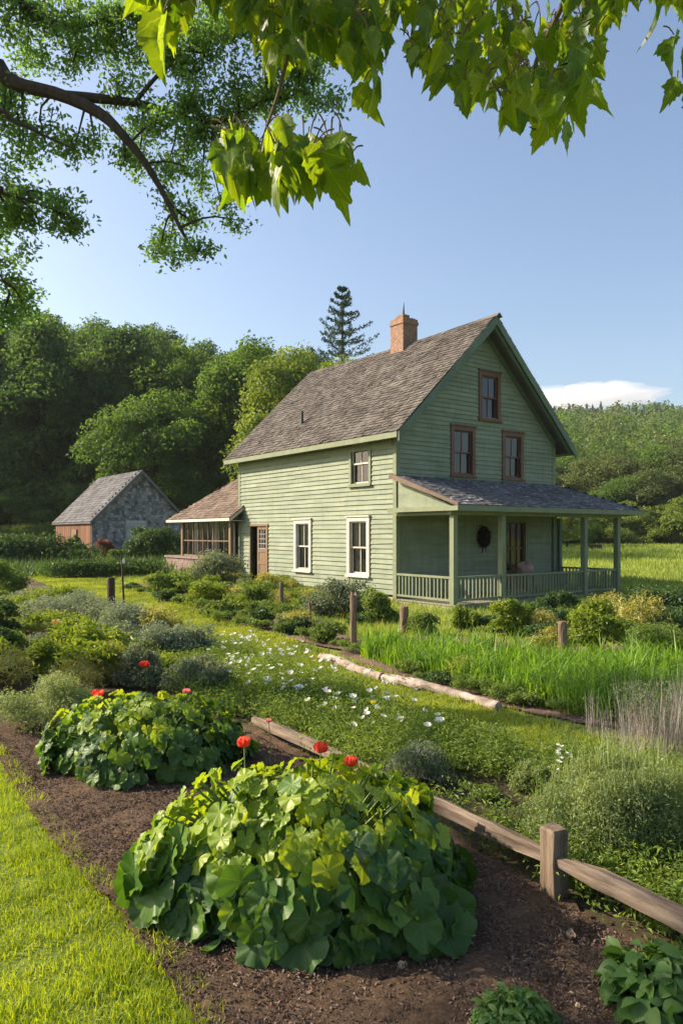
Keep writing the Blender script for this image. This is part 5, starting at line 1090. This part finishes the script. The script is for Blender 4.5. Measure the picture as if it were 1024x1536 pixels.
perennials([(0.62, 8.95), (1.62, 7.3), (2.1, 6.75), (2.25, 6.95), (1.78, 7.5), (0.8, 9.1)], 16, 'small weed at the ragged front edge of the strap leaves', 'weeds along the front of the strap leaves', [0, 2, 5, 4], 0.35, 0.75, 0.16)
perennials([(3.0, 11.6), (7.6, 10.6), (9.6, 14.5), (5.2, 15.4), (2.4, 13.2)], 46, 'low green plant in the rough strip between the strap leaves and the porch', 'low plants in front of the porch', [0, 2, 2, 5, 4], 0.9, 1.7, 0.45)

# ------------------------------------------------------------------ squash plants
def squash_leaf_grid():
    seg, rings = 34, (0.0, 0.2, 0.42, 0.64, 0.84, 1.0); th = np.linspace(-np.pi * 0.93, np.pi * 0.93, seg)
    r = (0.80 + 0.20 * np.cos(th * 0.5) ** 2 + 0.06 * np.cos(5.0 * th) + 0.022 * np.cos(19 * th)) * np.where(np.abs(th) > 2.5, 0.93, 1)
    pts = [(0, 0)]
    for q in rings[1:]: pts += [(math.sin(t) * R_ * q, math.cos(t) * R_ * q) for t, R_ in zip(th, r)]
    Ft = [[0, 1 + j, 2 + j] for j in range(seg - 1)]; Fq = []
    for k in range(len(rings) - 2):
        a, b = 1 + k * seg, 1 + (k + 1) * seg; Fq += [[a + j, b + j, b + j + 1, a + j + 1] for j in range(seg - 1)]
    return np.array(pts), np.array(Ft), np.array(Fq)
SQ = squash_leaf_grid()
def squash_leaves(P, T, N, size):
    xy, Ft, Fq = SQ; K = len(xy); n = len(P); T = unit(T); N = unit(N - T * (N * T).sum(-1, keepdims=True)); B = np.cross(T, N)
    x, y = xy[None, :, 0] * (0.9 + 0.2 * rng.random((n, 1))), xy[None, :, 1] + np.zeros((n, 1)); r = np.hypot(x, y); a = np.arctan2(x, y)
    ph = rng.random((n, 1)) * 6.28; cup = 0.12 * rng.normal(size=(n, 1)) + 0.05
    z = cup * r ** 2 - 0.03 * r * np.cos(5 * a) + 0.07 * r ** 2 * np.sin(3 * a + ph) + 0.08 * r ** 2 * np.sin(8 * a + 2 * ph) + 0.06 * r ** 3 * np.sin(14 * a + 3 * ph) - (0.12 + 0.25 * rng.random((n, 1))) * np.maximum(0, y) ** 2 + 0.14 * np.abs(x) * rng.random((n, 1))
    V = (P[:, None] + size[:, None, None] * (x[..., None] * B[:, None] + y[..., None] * T[:, None] + z[..., None] * N[:, None])).reshape(-1, 3)
    i = np.arange(n)[:, None, None] * K
    return V, (i + Ft[None]).reshape(-1, 3), (i + Fq[None]).reshape(-1, 4), np.tile(xy, (n, 1))
def squash(x, y, rx, ry, H, n, s0, s1, label, seed, young_sunlit=0.4):
    o = empty('squash_plant', (x, y, 0), 0, label, 'plant'); r_ = np.random.default_rng(seed)
    q = r_.random(n) ** 0.85; ph = r_.random(n) * 2 * np.pi; el = np.arcsin(np.clip(0.02 + 0.98 * q, 0, 1)); shell = np.where(r_.random(n) < 0.72, 0.93 + 0.12 * r_.random(n), 0.6 + 0.3 * r_.random(n))
    lump = 1 + 0.10 * np.sin(3 * ph + seed) * np.cos(el) + 0.07 * np.sin(7 * ph + 3 * el * 2)
    D = np.stack([np.cos(ph) * np.cos(el), np.sin(ph) * np.cos(el), np.sin(el)], -1); Nrm = unit(D / np.array([rx, ry, H]) * H)
    P = D * np.array([rx, ry, H]) * (shell * lump)[:, None]; P[:, 2] = np.maximum(P[:, 2], 0.07)
    out = np.stack([np.cos(ph), np.sin(ph), 0 * ph], -1)
    T = out * 0.75 + np.array([0, 0, -1.0]) * (0.25 + 0.75 * np.cos(el))[:, None] + 0.38 * r_.normal(size=(n, 3)) * np.array([1, 1, 0.5])
    N = 0.95 * Nrm + np.array([0, 0, 0.22]) + 0.30 * r_.normal(size=(n, 3))
    hfrac = P[:, 2] / H; size = (s0 + (s1 - s0) * (1 - hfrac) ** 0.8 * (0.5 + 0.5 * r_.random(n))) * np.clip(np.exp(0.33 * r_.normal(size=n)), 0.5, 1.35)
    P = P - unit(T) * size[:, None] * 0.35
    P[:, 2] = np.maximum(P[:, 2], 0.1 + size * 0.1)
    yg = r_.random(n) < young_sunlit * 1.15 * smooth(0.2, 0.85, hfrac - 0.12 * D[:, 0]); blocks = []  # lime leaves favour top and sun side: sunlight put into colour, plus young growth
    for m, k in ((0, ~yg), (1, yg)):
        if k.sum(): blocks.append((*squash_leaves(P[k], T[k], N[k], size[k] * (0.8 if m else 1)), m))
    link('foliage', leaf_mesh('squash_foliage', blocks, [M['squash'], M['squash_young_sunlit']]), o)
    mb = MB()
    for i in range(0, n, 2):
        b = np.array([P[i, 0] * 0.3, P[i, 1] * 0.3, 0.0]); mb.tube(spline([b, (b + P[i]) / 2 + np.array([0, 0, 0.08]), P[i]], 7), np.linspace(0.008, 0.005, 7), 5, cap=False)
    mb.build('stems', M['stem'], o); return o
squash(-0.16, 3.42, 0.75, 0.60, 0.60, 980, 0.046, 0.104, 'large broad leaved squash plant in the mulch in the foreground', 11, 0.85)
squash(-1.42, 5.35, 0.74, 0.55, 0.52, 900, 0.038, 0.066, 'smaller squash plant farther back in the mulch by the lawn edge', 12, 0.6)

def leafy_plant(name, label, x, y, r, H, n, size, mat, wide):
    o = empty(name, (x, y, 0), 0, label, 'plant'); ph = rng.random(n) * 6.28; q = np.sqrt(rng.random(n)); h = H * (0.25 + 0.75 * rng.random(n)) * np.sqrt(np.maximum(0.1, 1 - (q * 0.9) ** 2))
    P = np.stack([np.cos(ph) * q * r, np.sin(ph) * q * r, h], -1); out = np.stack([np.cos(ph), np.sin(ph), 0 * ph], -1)
    T = out * 0.8 * q[:, None] + np.array([0, 0, 0.35]) + 0.45 * rng.normal(size=(n, 3)); N = np.array([0, 0, 1.0]) + 0.4 * out + 0.4 * rng.normal(size=(n, 3))
    N = unit(N); T = unit(T - N * (T * N).sum(-1, keepdims=True)); B = np.cross(N, T); s = (size * (0.6 + 0.8 * rng.random(n)))[:, None]
    t = np.array([0, 0.25, 0.55, 0.8, 1.0]); ww = np.array([0.05, 0.42, 0.5, 0.32, 0.02]) * wide
    V = []; 
    for a, b in zip(t, ww):
        c = P + T * s * a - N * s * 0.35 * a * a; V += [c - B * s * b + N * s * b * 0.35, c, c + B * s * b + N * s * b * 0.35]
    V = np.stack(V, 1).reshape(-1, 3); i = np.arange(n)[:, None, None] * 15; F = []
    for k in range(4): F += [[3 * k, 3 * k + 1, 3 * k + 4, 3 * k + 3], [3 * k + 1, 3 * k + 2, 3 * k + 5, 3 * k + 4]]
    F = (i + np.array(F)[None]).reshape(-1, 4); link('foliage', mesh_np('foliage', [(V, F)], mat, True), o)
    mb = MB()
    for k in range(0, n, 4): mb.tube([(P[k, 0] * 0.3, P[k, 1] * 0.3, 0), (P[k, 0] * 0.7, P[k, 1] * 0.7, P[k, 2] * 0.6), tuple(P[k])], [0.004, 0.003, 0.002], 4, cap=False)
    mb.build('stems', M['stem'], o)
leafy_plant('leafy_plant', 'bushy green leafy plant in the near right corner', 1.17, 2.60, 0.215, 0.215, 520, 0.060, M['cabbage'], 0.8)
leafy_plant('leafy_plant', 'low fine leaved plant at the bottom edge left of the corner plant', 0.585, 2.45, 0.135, 0.165, 1500, 0.03, M['cabbage'], 0.5)

# ------------------------------------------------------------------ flowers
def petal_ring(mb, c, n, L_, wd, tilt, cup, mat=0, yaw=0, ax=None):
    c = np.array(c, float)
    for k in range(n):
        a = yaw + k * 2 * np.pi / n + 0.12 * rng.normal(); d = np.array([math.cos(a), math.sin(a), 0]); b = np.array([-math.sin(a), math.cos(a), 0]); V = []; up = np.array([0, 0, 1.0])
        for t, ww in ((0.05, 0.25), (0.4, 0.85), (0.75, 1.0), (1.0, 0.6)):
            e = tilt + cup * t; q = c + L_ * t * (d * math.cos(e) + up * math.sin(e)); j = 0.08 * rng.normal()
            V += [q - b * wd * ww / 2 + up * L_ * 0.1 * ww, q + up * L_ * j * 0.5, q + b * wd * ww / 2 + up * L_ * 0.1 * ww]
        F = []
        for r_ in range(3): F += [[3 * r_, 3 * r_ + 1, 3 * r_ + 4, 3 * r_ + 3], [3 * r_ + 1, 3 * r_ + 2, 3 * r_ + 5, 3 * r_ + 4]]
        mb.add(V, F, mat)
def poppy(u, v, Y, px, label, mat='poppy', name='poppy', cup=1.0):
    p = at(u, v, Y); z0 = float(ground_z(p[0], Y)); s = px / FOC * Y; o = empty(name, (p[0], Y, z0), rng.random() * 6, label, 'flower'); h = p[2] - z0
    mb = MB(); petal_ring(mb, (0, 0, h - s * 0.35), 4, s * 0.62, s * 0.8, 0.35, cup); petal_ring(mb, (0, 0, h - s * 0.4), 4, s * 0.62, s * 0.85, 0.0, cup * 1.05, yaw=0.7); mb.build('petals', M[mat], o, True)
    mb = MB(); mb.tube(spline([(0.03, 0.02, 0), (0.02, 0.0, h * 0.5), (0, 0, h - s * 0.3)], 8), 0.003, 5); mb.build('stem', M['stem'], o)
    mb = MB(); mb.tube([(0, 0, h - s * 0.35), (0, 0, h - s * 0.1)], [s * 0.1, s * 0.12], 8); mb.build('seed_head', M['wood_dark'], o)
poppy(366, 1112, 3.75, 23, 'red poppy bloom, leftmost of the three above the large squash plant')
poppy(481, 1120, 3.7, 24, 'red poppy bloom in the middle of the three above the large squash plant')
poppy(526, 1141, 3.55, 22, 'red poppy bloom, rightmost of the three above the large squash plant')
poppy(147, 1038, 6.0, 17, 'flat red poppy above the smaller squash plant', cup=0.6)
poppy(217, 995, 7.6, 15, 'red flower among grey green foliage left of the white flowers', cup=0.7)
poppy(280, 1036, 6.2, 12, 'small pink red flower behind the smaller squash plant', 'pink', cup=0.7)
poppy(403, 1080, 5.2, 9, 'tiny pink flower at the far end of the long rail', 'pink', cup=0.7)
poppy(85, 932, 11.4, 12, 'pink flower among the silvery shrubs, left of a pair', 'pink', 'pink_flower', 0.6)
poppy(135, 944, 11.0, 11, 'pink flower among the silvery shrubs, right of a pair', 'pink', 'pink_flower', 0.6)
poppy(205, 972, 8.8, 9, 'small coral flower just above the red flower in grey green foliage', 'pink', 'pink_flower', 0.6)
poppy(105, 891, 17, 10, 'orange flower at the path edge beyond the silvery shrub', 'orange_petal', 'orange_flower', 0.6)
poppy(560, 1053, 6.3, 9, 'yellow bloom standing above the white flowers', 'yellow_petal', 'yellow_flower', 0.8)
poppy(659, 1078, 5.8, 14, 'cream white daffodil like bloom on a tall stem', 'white_petal', 'white_flower', 0.4)
poppy(655, 1100, 5.6, 9, 'small yellow bloom below the cream daffodil like bloom', 'yellow_petal', 'yellow_flower', 0.8)
GWF = 'white flowers scattered over the bed'
src = []
for i in range(4):
    mb = MB(); mb.tube([(0, 0, 0), (0.005, 0.004, 0.09), (0, 0, 0.2)], 0.0022, 4, m=2); petal_ring(mb, (0, 0, 0.2), 6, 0.026, 0.02, 0.15 + 0.1 * i, 0.25); mb.tube([(0, 0, 0.2), (0, 0, 0.208)], [0.007, 0.004], 6, m=1)
    src.append(mesh_np('white_flower', mb.c, [M['white_petal'], M['yellow_petal'], M['stem']]))
reg = gl([(300, 985), (340, 965), (420, 985), (520, 1030), (620, 1070), (690, 1105), (640, 1150), (560, 1130), (470, 1090), (380, 1060), (310, 1015)])
for i, (x, y) in enumerate(sample_poly(reg, 190, lambda x, y: np.clip(0.25 + 1.1 * wob(x, y, 2.4), 0.03, 1))):
    s_ = 0.85 + 0.65 * rng.random(); o = link('white_flower', src[i % 4], None, (x, y, 0.02), (0.5 * rng.normal(), 0.35 * rng.normal() , rng.random() * 6), (s_,) * 3)
    o.rotation_euler[0] = 0.35 + 0.3 * rng.normal(); tag(o, 'small white flower scattered in the bed beside the mown path', 'flower', GWF)
GT = 'tiny white flowers on the airy shrub'
for i in range(46):
    a, b = rng.uniform(835, 1020), rng.uniform(1125, 1260); yy = rng.uniform(3.85, 4.3); p = at(a, b, yy)
    if p[2] < 0.12: p[2] = 0.15
    o = link('white_flower', src[i % 4], None, (p[0], yy, p[2] - 0.1), (0.4 + 0.3 * rng.normal(), 0.3 * rng.normal(), rng.random() * 6), (0.42,) * 2 + (0.5,)); tag(o, 'tiny white flower on the airy fine leaved shrub', 'flower', GT)
for a, b, yy, lab in ((838, 1140, 4.6, 'white flower spike left of the airy shrub'),):
    p = at(a, b, yy); o = empty('white_flower', (p[0], yy, 0), 0, lab, 'flower'); mb = MB(); 
    for k in range(9): petal_ring(mb, (0.012 * rng.normal(), 0.012 * rng.normal(), p[2] - 0.02 + 0.014 * k), 4, 0.018, 0.014, 0.3, 0.3)
    mb.build('petals', M['white_petal'], o); mb = MB(); mb.tube([(0, 0, 0), (0, 0, p[2] + 0.1)], 0.003, 5); mb.build('stem', M['stem'], o)

# dry stalks
def stalks(u0, u1, vt, vb, n, label, mat='straw'):
    p = G((u0 + u1) / 2, vb); d = p[1]; o = empty('dry_stalks', p, 0, label, 'dry plant'); Wd = (u1 - u0) / FOC * d; H = (vb - vt) / FOC * d
    xy = np.stack([rng.uniform(-Wd / 2, Wd / 2, n), rng.uniform(0, max(0.12, Wd * 0.5), n)], -1)
    ch_ = blades(xy, H * 0.85, 0.0035, 0.22, z=np.zeros(n), curve=0.3)
    link('stems', blade_mesh('dry_stems', ch_, M[mat]), o)
    m_ = n * 7; k = rng.integers(n, size=m_); P = np.stack([xy[k, 0] + 0.02 * rng.normal(size=m_), xy[k, 1] + 0.02 * rng.normal(size=m_), H * rng.uniform(0.25, 1.0, m_)], -1)
    V, F = leaf_quads(P, rng.normal(size=P.shape), 0.012, 0.35); link('seed_heads', mesh_np('seed_heads', [(V, F)], M[mat]), o)
stalks(938, 1060, 1030, 1150, 440, 'mass of pale grey dry stalks at the right edge')
stalks(880, 898, 1048, 1112, 26, 'thin pair of pale dry stalks left of the big dry mass')
stalks(903, 916, 1068, 1115, 22, 'short straw coloured tuft next to the thin dry stalks')
for u, v0, v1, yy, lab in ((920, 1145, 1235, 4.0, 'bent straw coloured stalk, taller of two in the airy shrub'), (990, 1175, 1240, 3.95, 'short straw coloured stalk on the right side of the airy shrub')):
    a, b = at(u + 10, v0, yy), at(u - 10, v1, yy); o = empty('dry_stalk', (a[0], yy, 0), 0, lab, 'dry plant'); mb = MB(); mb.tube(spline([(b[0] - a[0], 0.05, 0), (b[0] - a[0], 0, max(0.15, b[2])), (0.01, 0, (a[2] + b[2]) / 2 + 0.02), (0, 0, a[2])], 12), np.linspace(0.005, 0.002, 12), 5); mb.build('stem', M['straw'], o)

# ------------------------------------------------------------------ fence, posts, logs
def wobbly_bar(p, q, w0, h0, n=14, taper=0.85, seed=0, mat='wood_rail', name='rail', parent=None, tip=0.35):
    """split rail in its own frame (x along), irregular section"""
    r_ = np.random.default_rng(seed); p, q = Vector(p), Vector(q); L_ = (q - p).length; V = []; sec = np.array([(-1, -0.8), (-0.2, -1.05), (0.75, -0.85), (1.05, 0.1), (0.8, 0.9), (-0.1, 1.1), (-0.95, 0.75)]); m_ = len(sec)
    ph = r_.random(m_) * 6
    for i in range(n + 1):
        t = i / n; e = min(1, tip + (1 - tip) * min(t, 1 - t) * 9); k = (1 - (1 - taper) * t) * e
        for j, (a, b) in enumerate(sec):
            jit = 1 + 0.10 * math.sin(t * 7 + ph[j]) + 0.04 * r_.normal(); V.append((t * L_, a * w0 / 2 * k * jit + 0.012 * math.sin(t * 5), b * h0 / 2 * k * jit + 0.01 * math.sin(t * 4 + 1)))
    F = [[i * m_ + j, i * m_ + (j + 1) % m_, (i + 1) * m_ + (j + 1) % m_, (i + 1) * m_ + j] for i in range(n) for j in range(m_)]
    me = mesh_np(name, [(V, F), (V, [list(range(m_ - 1, -1, -1)), list(range(n * m_, n * m_ + m_))])], M[mat]); o = link(name, me, parent)
    o.matrix_local = Matrix.Translation(p) @ (q - p).to_track_quat('X', 'Z').to_matrix().to_4x4(); return o
def round_post(name, x, y, r, h, mat, label, cat='post', seed=0, broken=0.0, lean=(0, 0), z=None):
    r_ = np.random.default_rng(seed); z = float(ground_z(x, y)) if z is None else z; seg = 14; V = []; lev = (-0.1, 0.02, h * 0.35, h * 0.7, h * 0.93, h)
    for i, zz in enumerate(lev):
        for j in range(seg):
            a = j / seg * 6.283; rr = r * (1 + 0.05 * math.sin(3 * a + i) + 0.03 * r_.normal()) * (0.93 if i == 5 else 1.0); V.append((rr * math.cos(a) + lean[0] * zz, rr * math.sin(a) + lean[1] * zz, zz + (broken * (0.5 * math.sin(a * 2) + 0.6 * r_.random()) if i >= 4 else 0)))
    F = [[i * seg + j, i * seg + (j + 1) % seg, (i + 1) * seg + (j + 1) % seg, (i + 1) * seg + j] for i in range(5) for j in range(seg)]
    me = mesh_np(name, [(V, F), (V, [list(range(5 * seg, 6 * seg))])], M[mat]); return tag(link(name, me, None, (x, y, z)), label, cat)
fence = empty('rail_fence', (0.974, 3.37, 0), 0, 'low weathered split rail fence with a square post by the mulch', 'fence')
ang = math.atan2(-2.83, 1.68)
mb = MB(); a = 0.046; V = []
for zz, k in ((-0.15, 1.0), (0.05, 1.02), (0.2, 0.98), (0.335, 1.0), (0.352, 0.84)):
    for sx, sy in ((-1, -1), (1, -1), (1, 1), (-1, 1)): V.append((sx * a * k + 0.002 * rng.normal(), sy * a * k + 0.002 * rng.normal(), zz + 0.004 * rng.normal()))
mb.add(V, [[i * 4 + j, i * 4 + (j + 1) % 4, i * 4 + 4 + (j + 1) % 4, i * 4 + 4 + j] for i in range(4) for j in range(4)]).add(V, [[16, 17, 18, 19]])
po = mb.build('post', M['wood_grey'], fence, rot=(0, 0, ang))
mod = po.modifiers.new('bevel', 'BEVEL'); mod.width = 0.006; mod.segments = 2
wobbly_bar((-1.72, 2.9, 0.10), (-0.01, 0.03, 0.215), 0.075, 0.07, 18, 1.0, 3, parent=fence, tip=0.7)
wobbly_bar((0.01, -0.03, 0.20), (0.95, -1.52, 0.20), 0.085, 0.07, 16, 1.0, 5, parent=fence, tip=0.6)
wobbly_bar(G(672, 1143) + np.array([0, 0, 0.03]), G(752, 1130) + np.array([0, 0, 0.06]), 0.12, 0.05, 8, 1.0, 9, 'wood_rail', 'plank'); o = bpy.context.scene.objects['plank']; tag(o, 'short weathered grey board lying in the flower bed', 'board')
round_post('wooden_post', *G(167, 915)[:2], 0.085, 0.72, 'wood_dark', 'dark brown post standing among the silvery shrubs', seed=1)
round_post('wooden_post', *G(530, 972)[:2], 0.05, 0.77, 'wood_post', 'tall thin post with a broken top beside the mulch border', seed=2, broken=0.07)
round_post('wooden_post', *G(606, 950)[:2], 0.075, 0.46, 'wood_post', 'short rounded post in front of the porch corner', seed=3)
round_post('wooden_post', *G(643, 952)[:2], 0.065, 0.36, 'wood_grey', 'shortest grey post beside the rounded one', seed=4, broken=0.03)
round_post('wooden_post', *G(843, 990)[:2], 0.058, 0.52, 'wood_post', 'thick smooth post at the back of the strap leaves', seed=5)
round_post('wooden_post', *G(422, 918)[:2], 0.045, 0.62, 'wood_post', 'thin grey post in the grass under the side wall', seed=6, broken=0.05)
round_post('wooden_post', *G(465, 938)[:2], 0.03, 0.40, 'wood_post', 'small thin stick post left of the grey green shrub', seed=7, broken=0.05)
p = G(187, 918); stk = empty('garden_stake', p, 0, 'thin bent stake with a small white lamp at its tip', 'stake'); hh = 85 / FOC * p[1]
mb = MB(); mb.tube(spline([(0.0, 0, -0.05), (-0.03, 0, hh * 0.4), (-0.05, 0, hh * 0.8), (-0.07, 0, hh)], 10), np.linspace(0.026, 0.016, 10), 7); mb.build('stem', M['wood_dark'], stk)
mb = MB(); mb.tube([(-0.02, 0, hh * 0.86), (-0.02, 0, hh * 0.9), (-0.02, 0, hh * 0.95)], [0.022, 0.03, 0.012], 10); mb.build('lamp_head', M['lamp_white'], stk)
def log(p, q, r, label, seed):
    r_ = np.random.default_rng(seed); p, q = Vector(p), Vector(q); L_ = (q - p).length; n, seg = 22, 14; V = []; ph = r_.random(4) * 6
    for i in range(n + 1):
        t = i / n
        for j in range(seg):
            a = j / seg * 6.283; rr = r * (1 - 0.12 * t + 0.10 * math.sin(31 * t + 3 * a) * (math.sin(5 * t + ph[3]) > 0.2) + 0.09 * math.sin(2 * a + 3 * t + ph[0]) + 0.06 * math.sin(9 * t + a + ph[1]) + 0.05 * math.sin(23 * t + 2 * a + ph[2]) + 0.05 * r_.normal()) * (0.93 if i in (0, n) else 1); V.append((t * L_, rr * math.cos(a) + 0.05 * math.sin(t * 4 + ph[2]), rr * math.sin(a) + 0.015 * math.sin(t * 6)))
    F = [[i * seg + j, i * seg + (j + 1) % seg, (i + 1) * seg + (j + 1) % seg, (i + 1) * seg + j] for i in range(n) for j in range(seg)]
    o = link('log', mesh_np('log', [(V, F), (V, [list(range(seg - 1, -1, -1)), list(range(n * seg, n * seg + seg))])], M['log'], True)); o.matrix_local = Matrix.Translation(p) @ (q - p).to_track_quat('X', 'Z').to_matrix().to_4x4(); tag(o, label, 'log')
def gz(u, v, h): q = G(u, v); return Vector((q[0], q[1], q[2] + h))
log(gz(478, 994, 0.06), gz(577, 1023, 0.065), 0.06, 'pale bark covered log, farther of two edging the strap leaf bed', 1)
log(gz(582, 1025, 0.065), gz(745, 1070, 0.06), 0.062, 'longer pale log, nearer of two edging the strap leaf bed', 2)

# small things on the mulch
def dry_leaf(u, v, s, label, mat='stone', seed=0):
    p = G(u, v); x = np.linspace(-1, 1, 9); V = []
    for t in x:
        wd = 0.42 * (1 - t * t) + 0.05; z = 0.25 * t * t + 0.1
        for q in (-1, 0, 1): V.append((t * s, q * wd * s, (z + 0.22 * abs(q) + 0.05 * math.sin(5 * t + seed)) * s))
    F = [];
    for i in range(8): F += [[3 * i, 3 * i + 1, 3 * i + 4, 3 * i + 3], [3 * i + 1, 3 * i + 2, 3 * i + 5, 3 * i + 4]]
    V2 = [(a, b, c + 0.004) for a, b, c in V]
    o = link('dry_leaf', mesh_np('dry_leaf', [(V, F), (V2, [f[::-1] for f in F])], M[mat], True), None, (p[0], p[1], 0.035), (0.1, 0.1, seed * 1.3)); tag(o, label, 'leaf')
dry_leaf(855, 1421, 0.042, 'large curled tan leaf lying on the mulch right of the squash', seed=1)
dry_leaf(318, 1440, 0.05, 'fallen green leaf on the mulch below the large squash plant', 'cabbage', seed=3)
lump('stone', (*G(603, 1462)[:2], 0.03), (0.022, 0.018, 0.022), M['stone'], 1, 'tan pebble on the mulch, nearest the large squash plant', 'stone')
lump('stone', (*G(709, 1429)[:2], 0.03), (0.018, 0.015, 0.012), M['stone'], 2, 'small flat tan pebble on the mulch, between squash and curled leaf', 'stone')
lump('stone', (*G(866, 1524)[:2], 0.03), (0.014, 0.012, 0.016), M['stone'], 3, 'pale pebble at the bottom edge between the two leafy plants', 'stone')
lump('stone', (*G(355, 1492)[:2], 0.03), (0.018, 0.013, 0.012), M['stone'], 5, 'small tan pebble near the lawn at the bottom edge', 'stone')
for i in range(40):
    x, y = sample_poly(MULCH, 1, lambda x, y: (y > 2.3) * (y < 4.5) * 1.0)[0]; r_ = rng.uniform(0.004, 0.010)
    lump('pebble', (x, y, 0.034), (r_ * 1.3, r_, r_ * 0.8), M['stone'], 10 + i, 'tiny tan chip of stone lying in the mulch', 'stone', 0.2, 8, 6, 'tiny stone chips in the mulch')

# ------------------------------------------------------------------ clouds
def cloud_obj(u, v, Y, wpx, hpx, label, seed):
    p = at(u, v, Y); k = Y / FOC; r_ = np.random.default_rng(seed); rx, rz = wpx / 2 * k, hpx / 2 * k
    nu, nv = 96, 48; U, Vv = np.meshgrid(np.linspace(0, 2 * np.pi, nu, endpoint=False), np.linspace(0.01, np.pi - 0.01, nv))
    D = np.stack([np.cos(U) * np.sin(Vv), np.sin(U) * np.sin(Vv), np.cos(Vv)], -1); q = np.ones(U.shape)
    for f in (2, 4, 8, 14, 24): a = r_.random(3) * 6; q += 0.25 / f ** 0.65 * (np.sin(f * D[..., 0] * 2.2 + a[0]) * np.cos(f * D[..., 2] * 1.6 + a[1]) + np.sin(f * D[..., 1] * 1.5 + a[2]) * 0.5)
    P = D * q[..., None] * np.array([rx, rx * 0.5, rz]); P[..., 2] = np.where(P[..., 2] < 0, P[..., 2] * 0.55, P[..., 2]); P[..., 2] += rz * 0.35 * np.exp(-((P[..., 0] / rx - 0.25) / 0.4) ** 2)
    F = [[i * nu + j, (i + 1) * nu + j, (i + 1) * nu + (j + 1) % nu, i * nu + (j + 1) % nu] for i in range(nv - 1) for j in range(nu)]
    m, n, l, b = newmat('cloud_vapour'); n.remove(b); vs = n.new('ShaderNodeVolumePrincipled'); vs.inputs['Color'].default_value = (1, 1, 1, 1); vs.inputs['Density'].default_value = 2.0 / rx; vs.inputs['Anisotropy'].default_value = 0.2
    l.new(vs.outputs[0], n['Material Output'].inputs['Volume'])
    o = link('cloud', mesh_np('cloud', [(P.reshape(-1, 3), F)], m, True), None, tuple(p)); tag(o, label, 'cloud', kind='structure')
cloud_obj(885, 603, 3000, 205, 46, 'long low white cloud above the wooded hill on the right', 2)
cloud_obj(1030, 626, 3200, 130, 16, 'thin white cloud at the right edge above the hill', 3)

# ------------------------------------------------------------------ haze: even air around the camera and everything on the ground
hz = MB(); hz.box(-500, 500, -60, 620, -3, 78)
m, n, l, b = newmat('hazy_air'); n.remove(b); vs = n.new('ShaderNodeVolumePrincipled'); vs.inputs['Color'].default_value = (0.86, 0.92, 1.0, 1); vs.inputs['Density'].default_value = 0.00022; vs.inputs['Anisotropy'].default_value = 0.0
l.new(vs.outputs[0], n['Material Output'].inputs['Volume'])
tag(hz.build('haze', m), 'thin pale haze in the air over the valley', 'haze', kind='stuff')
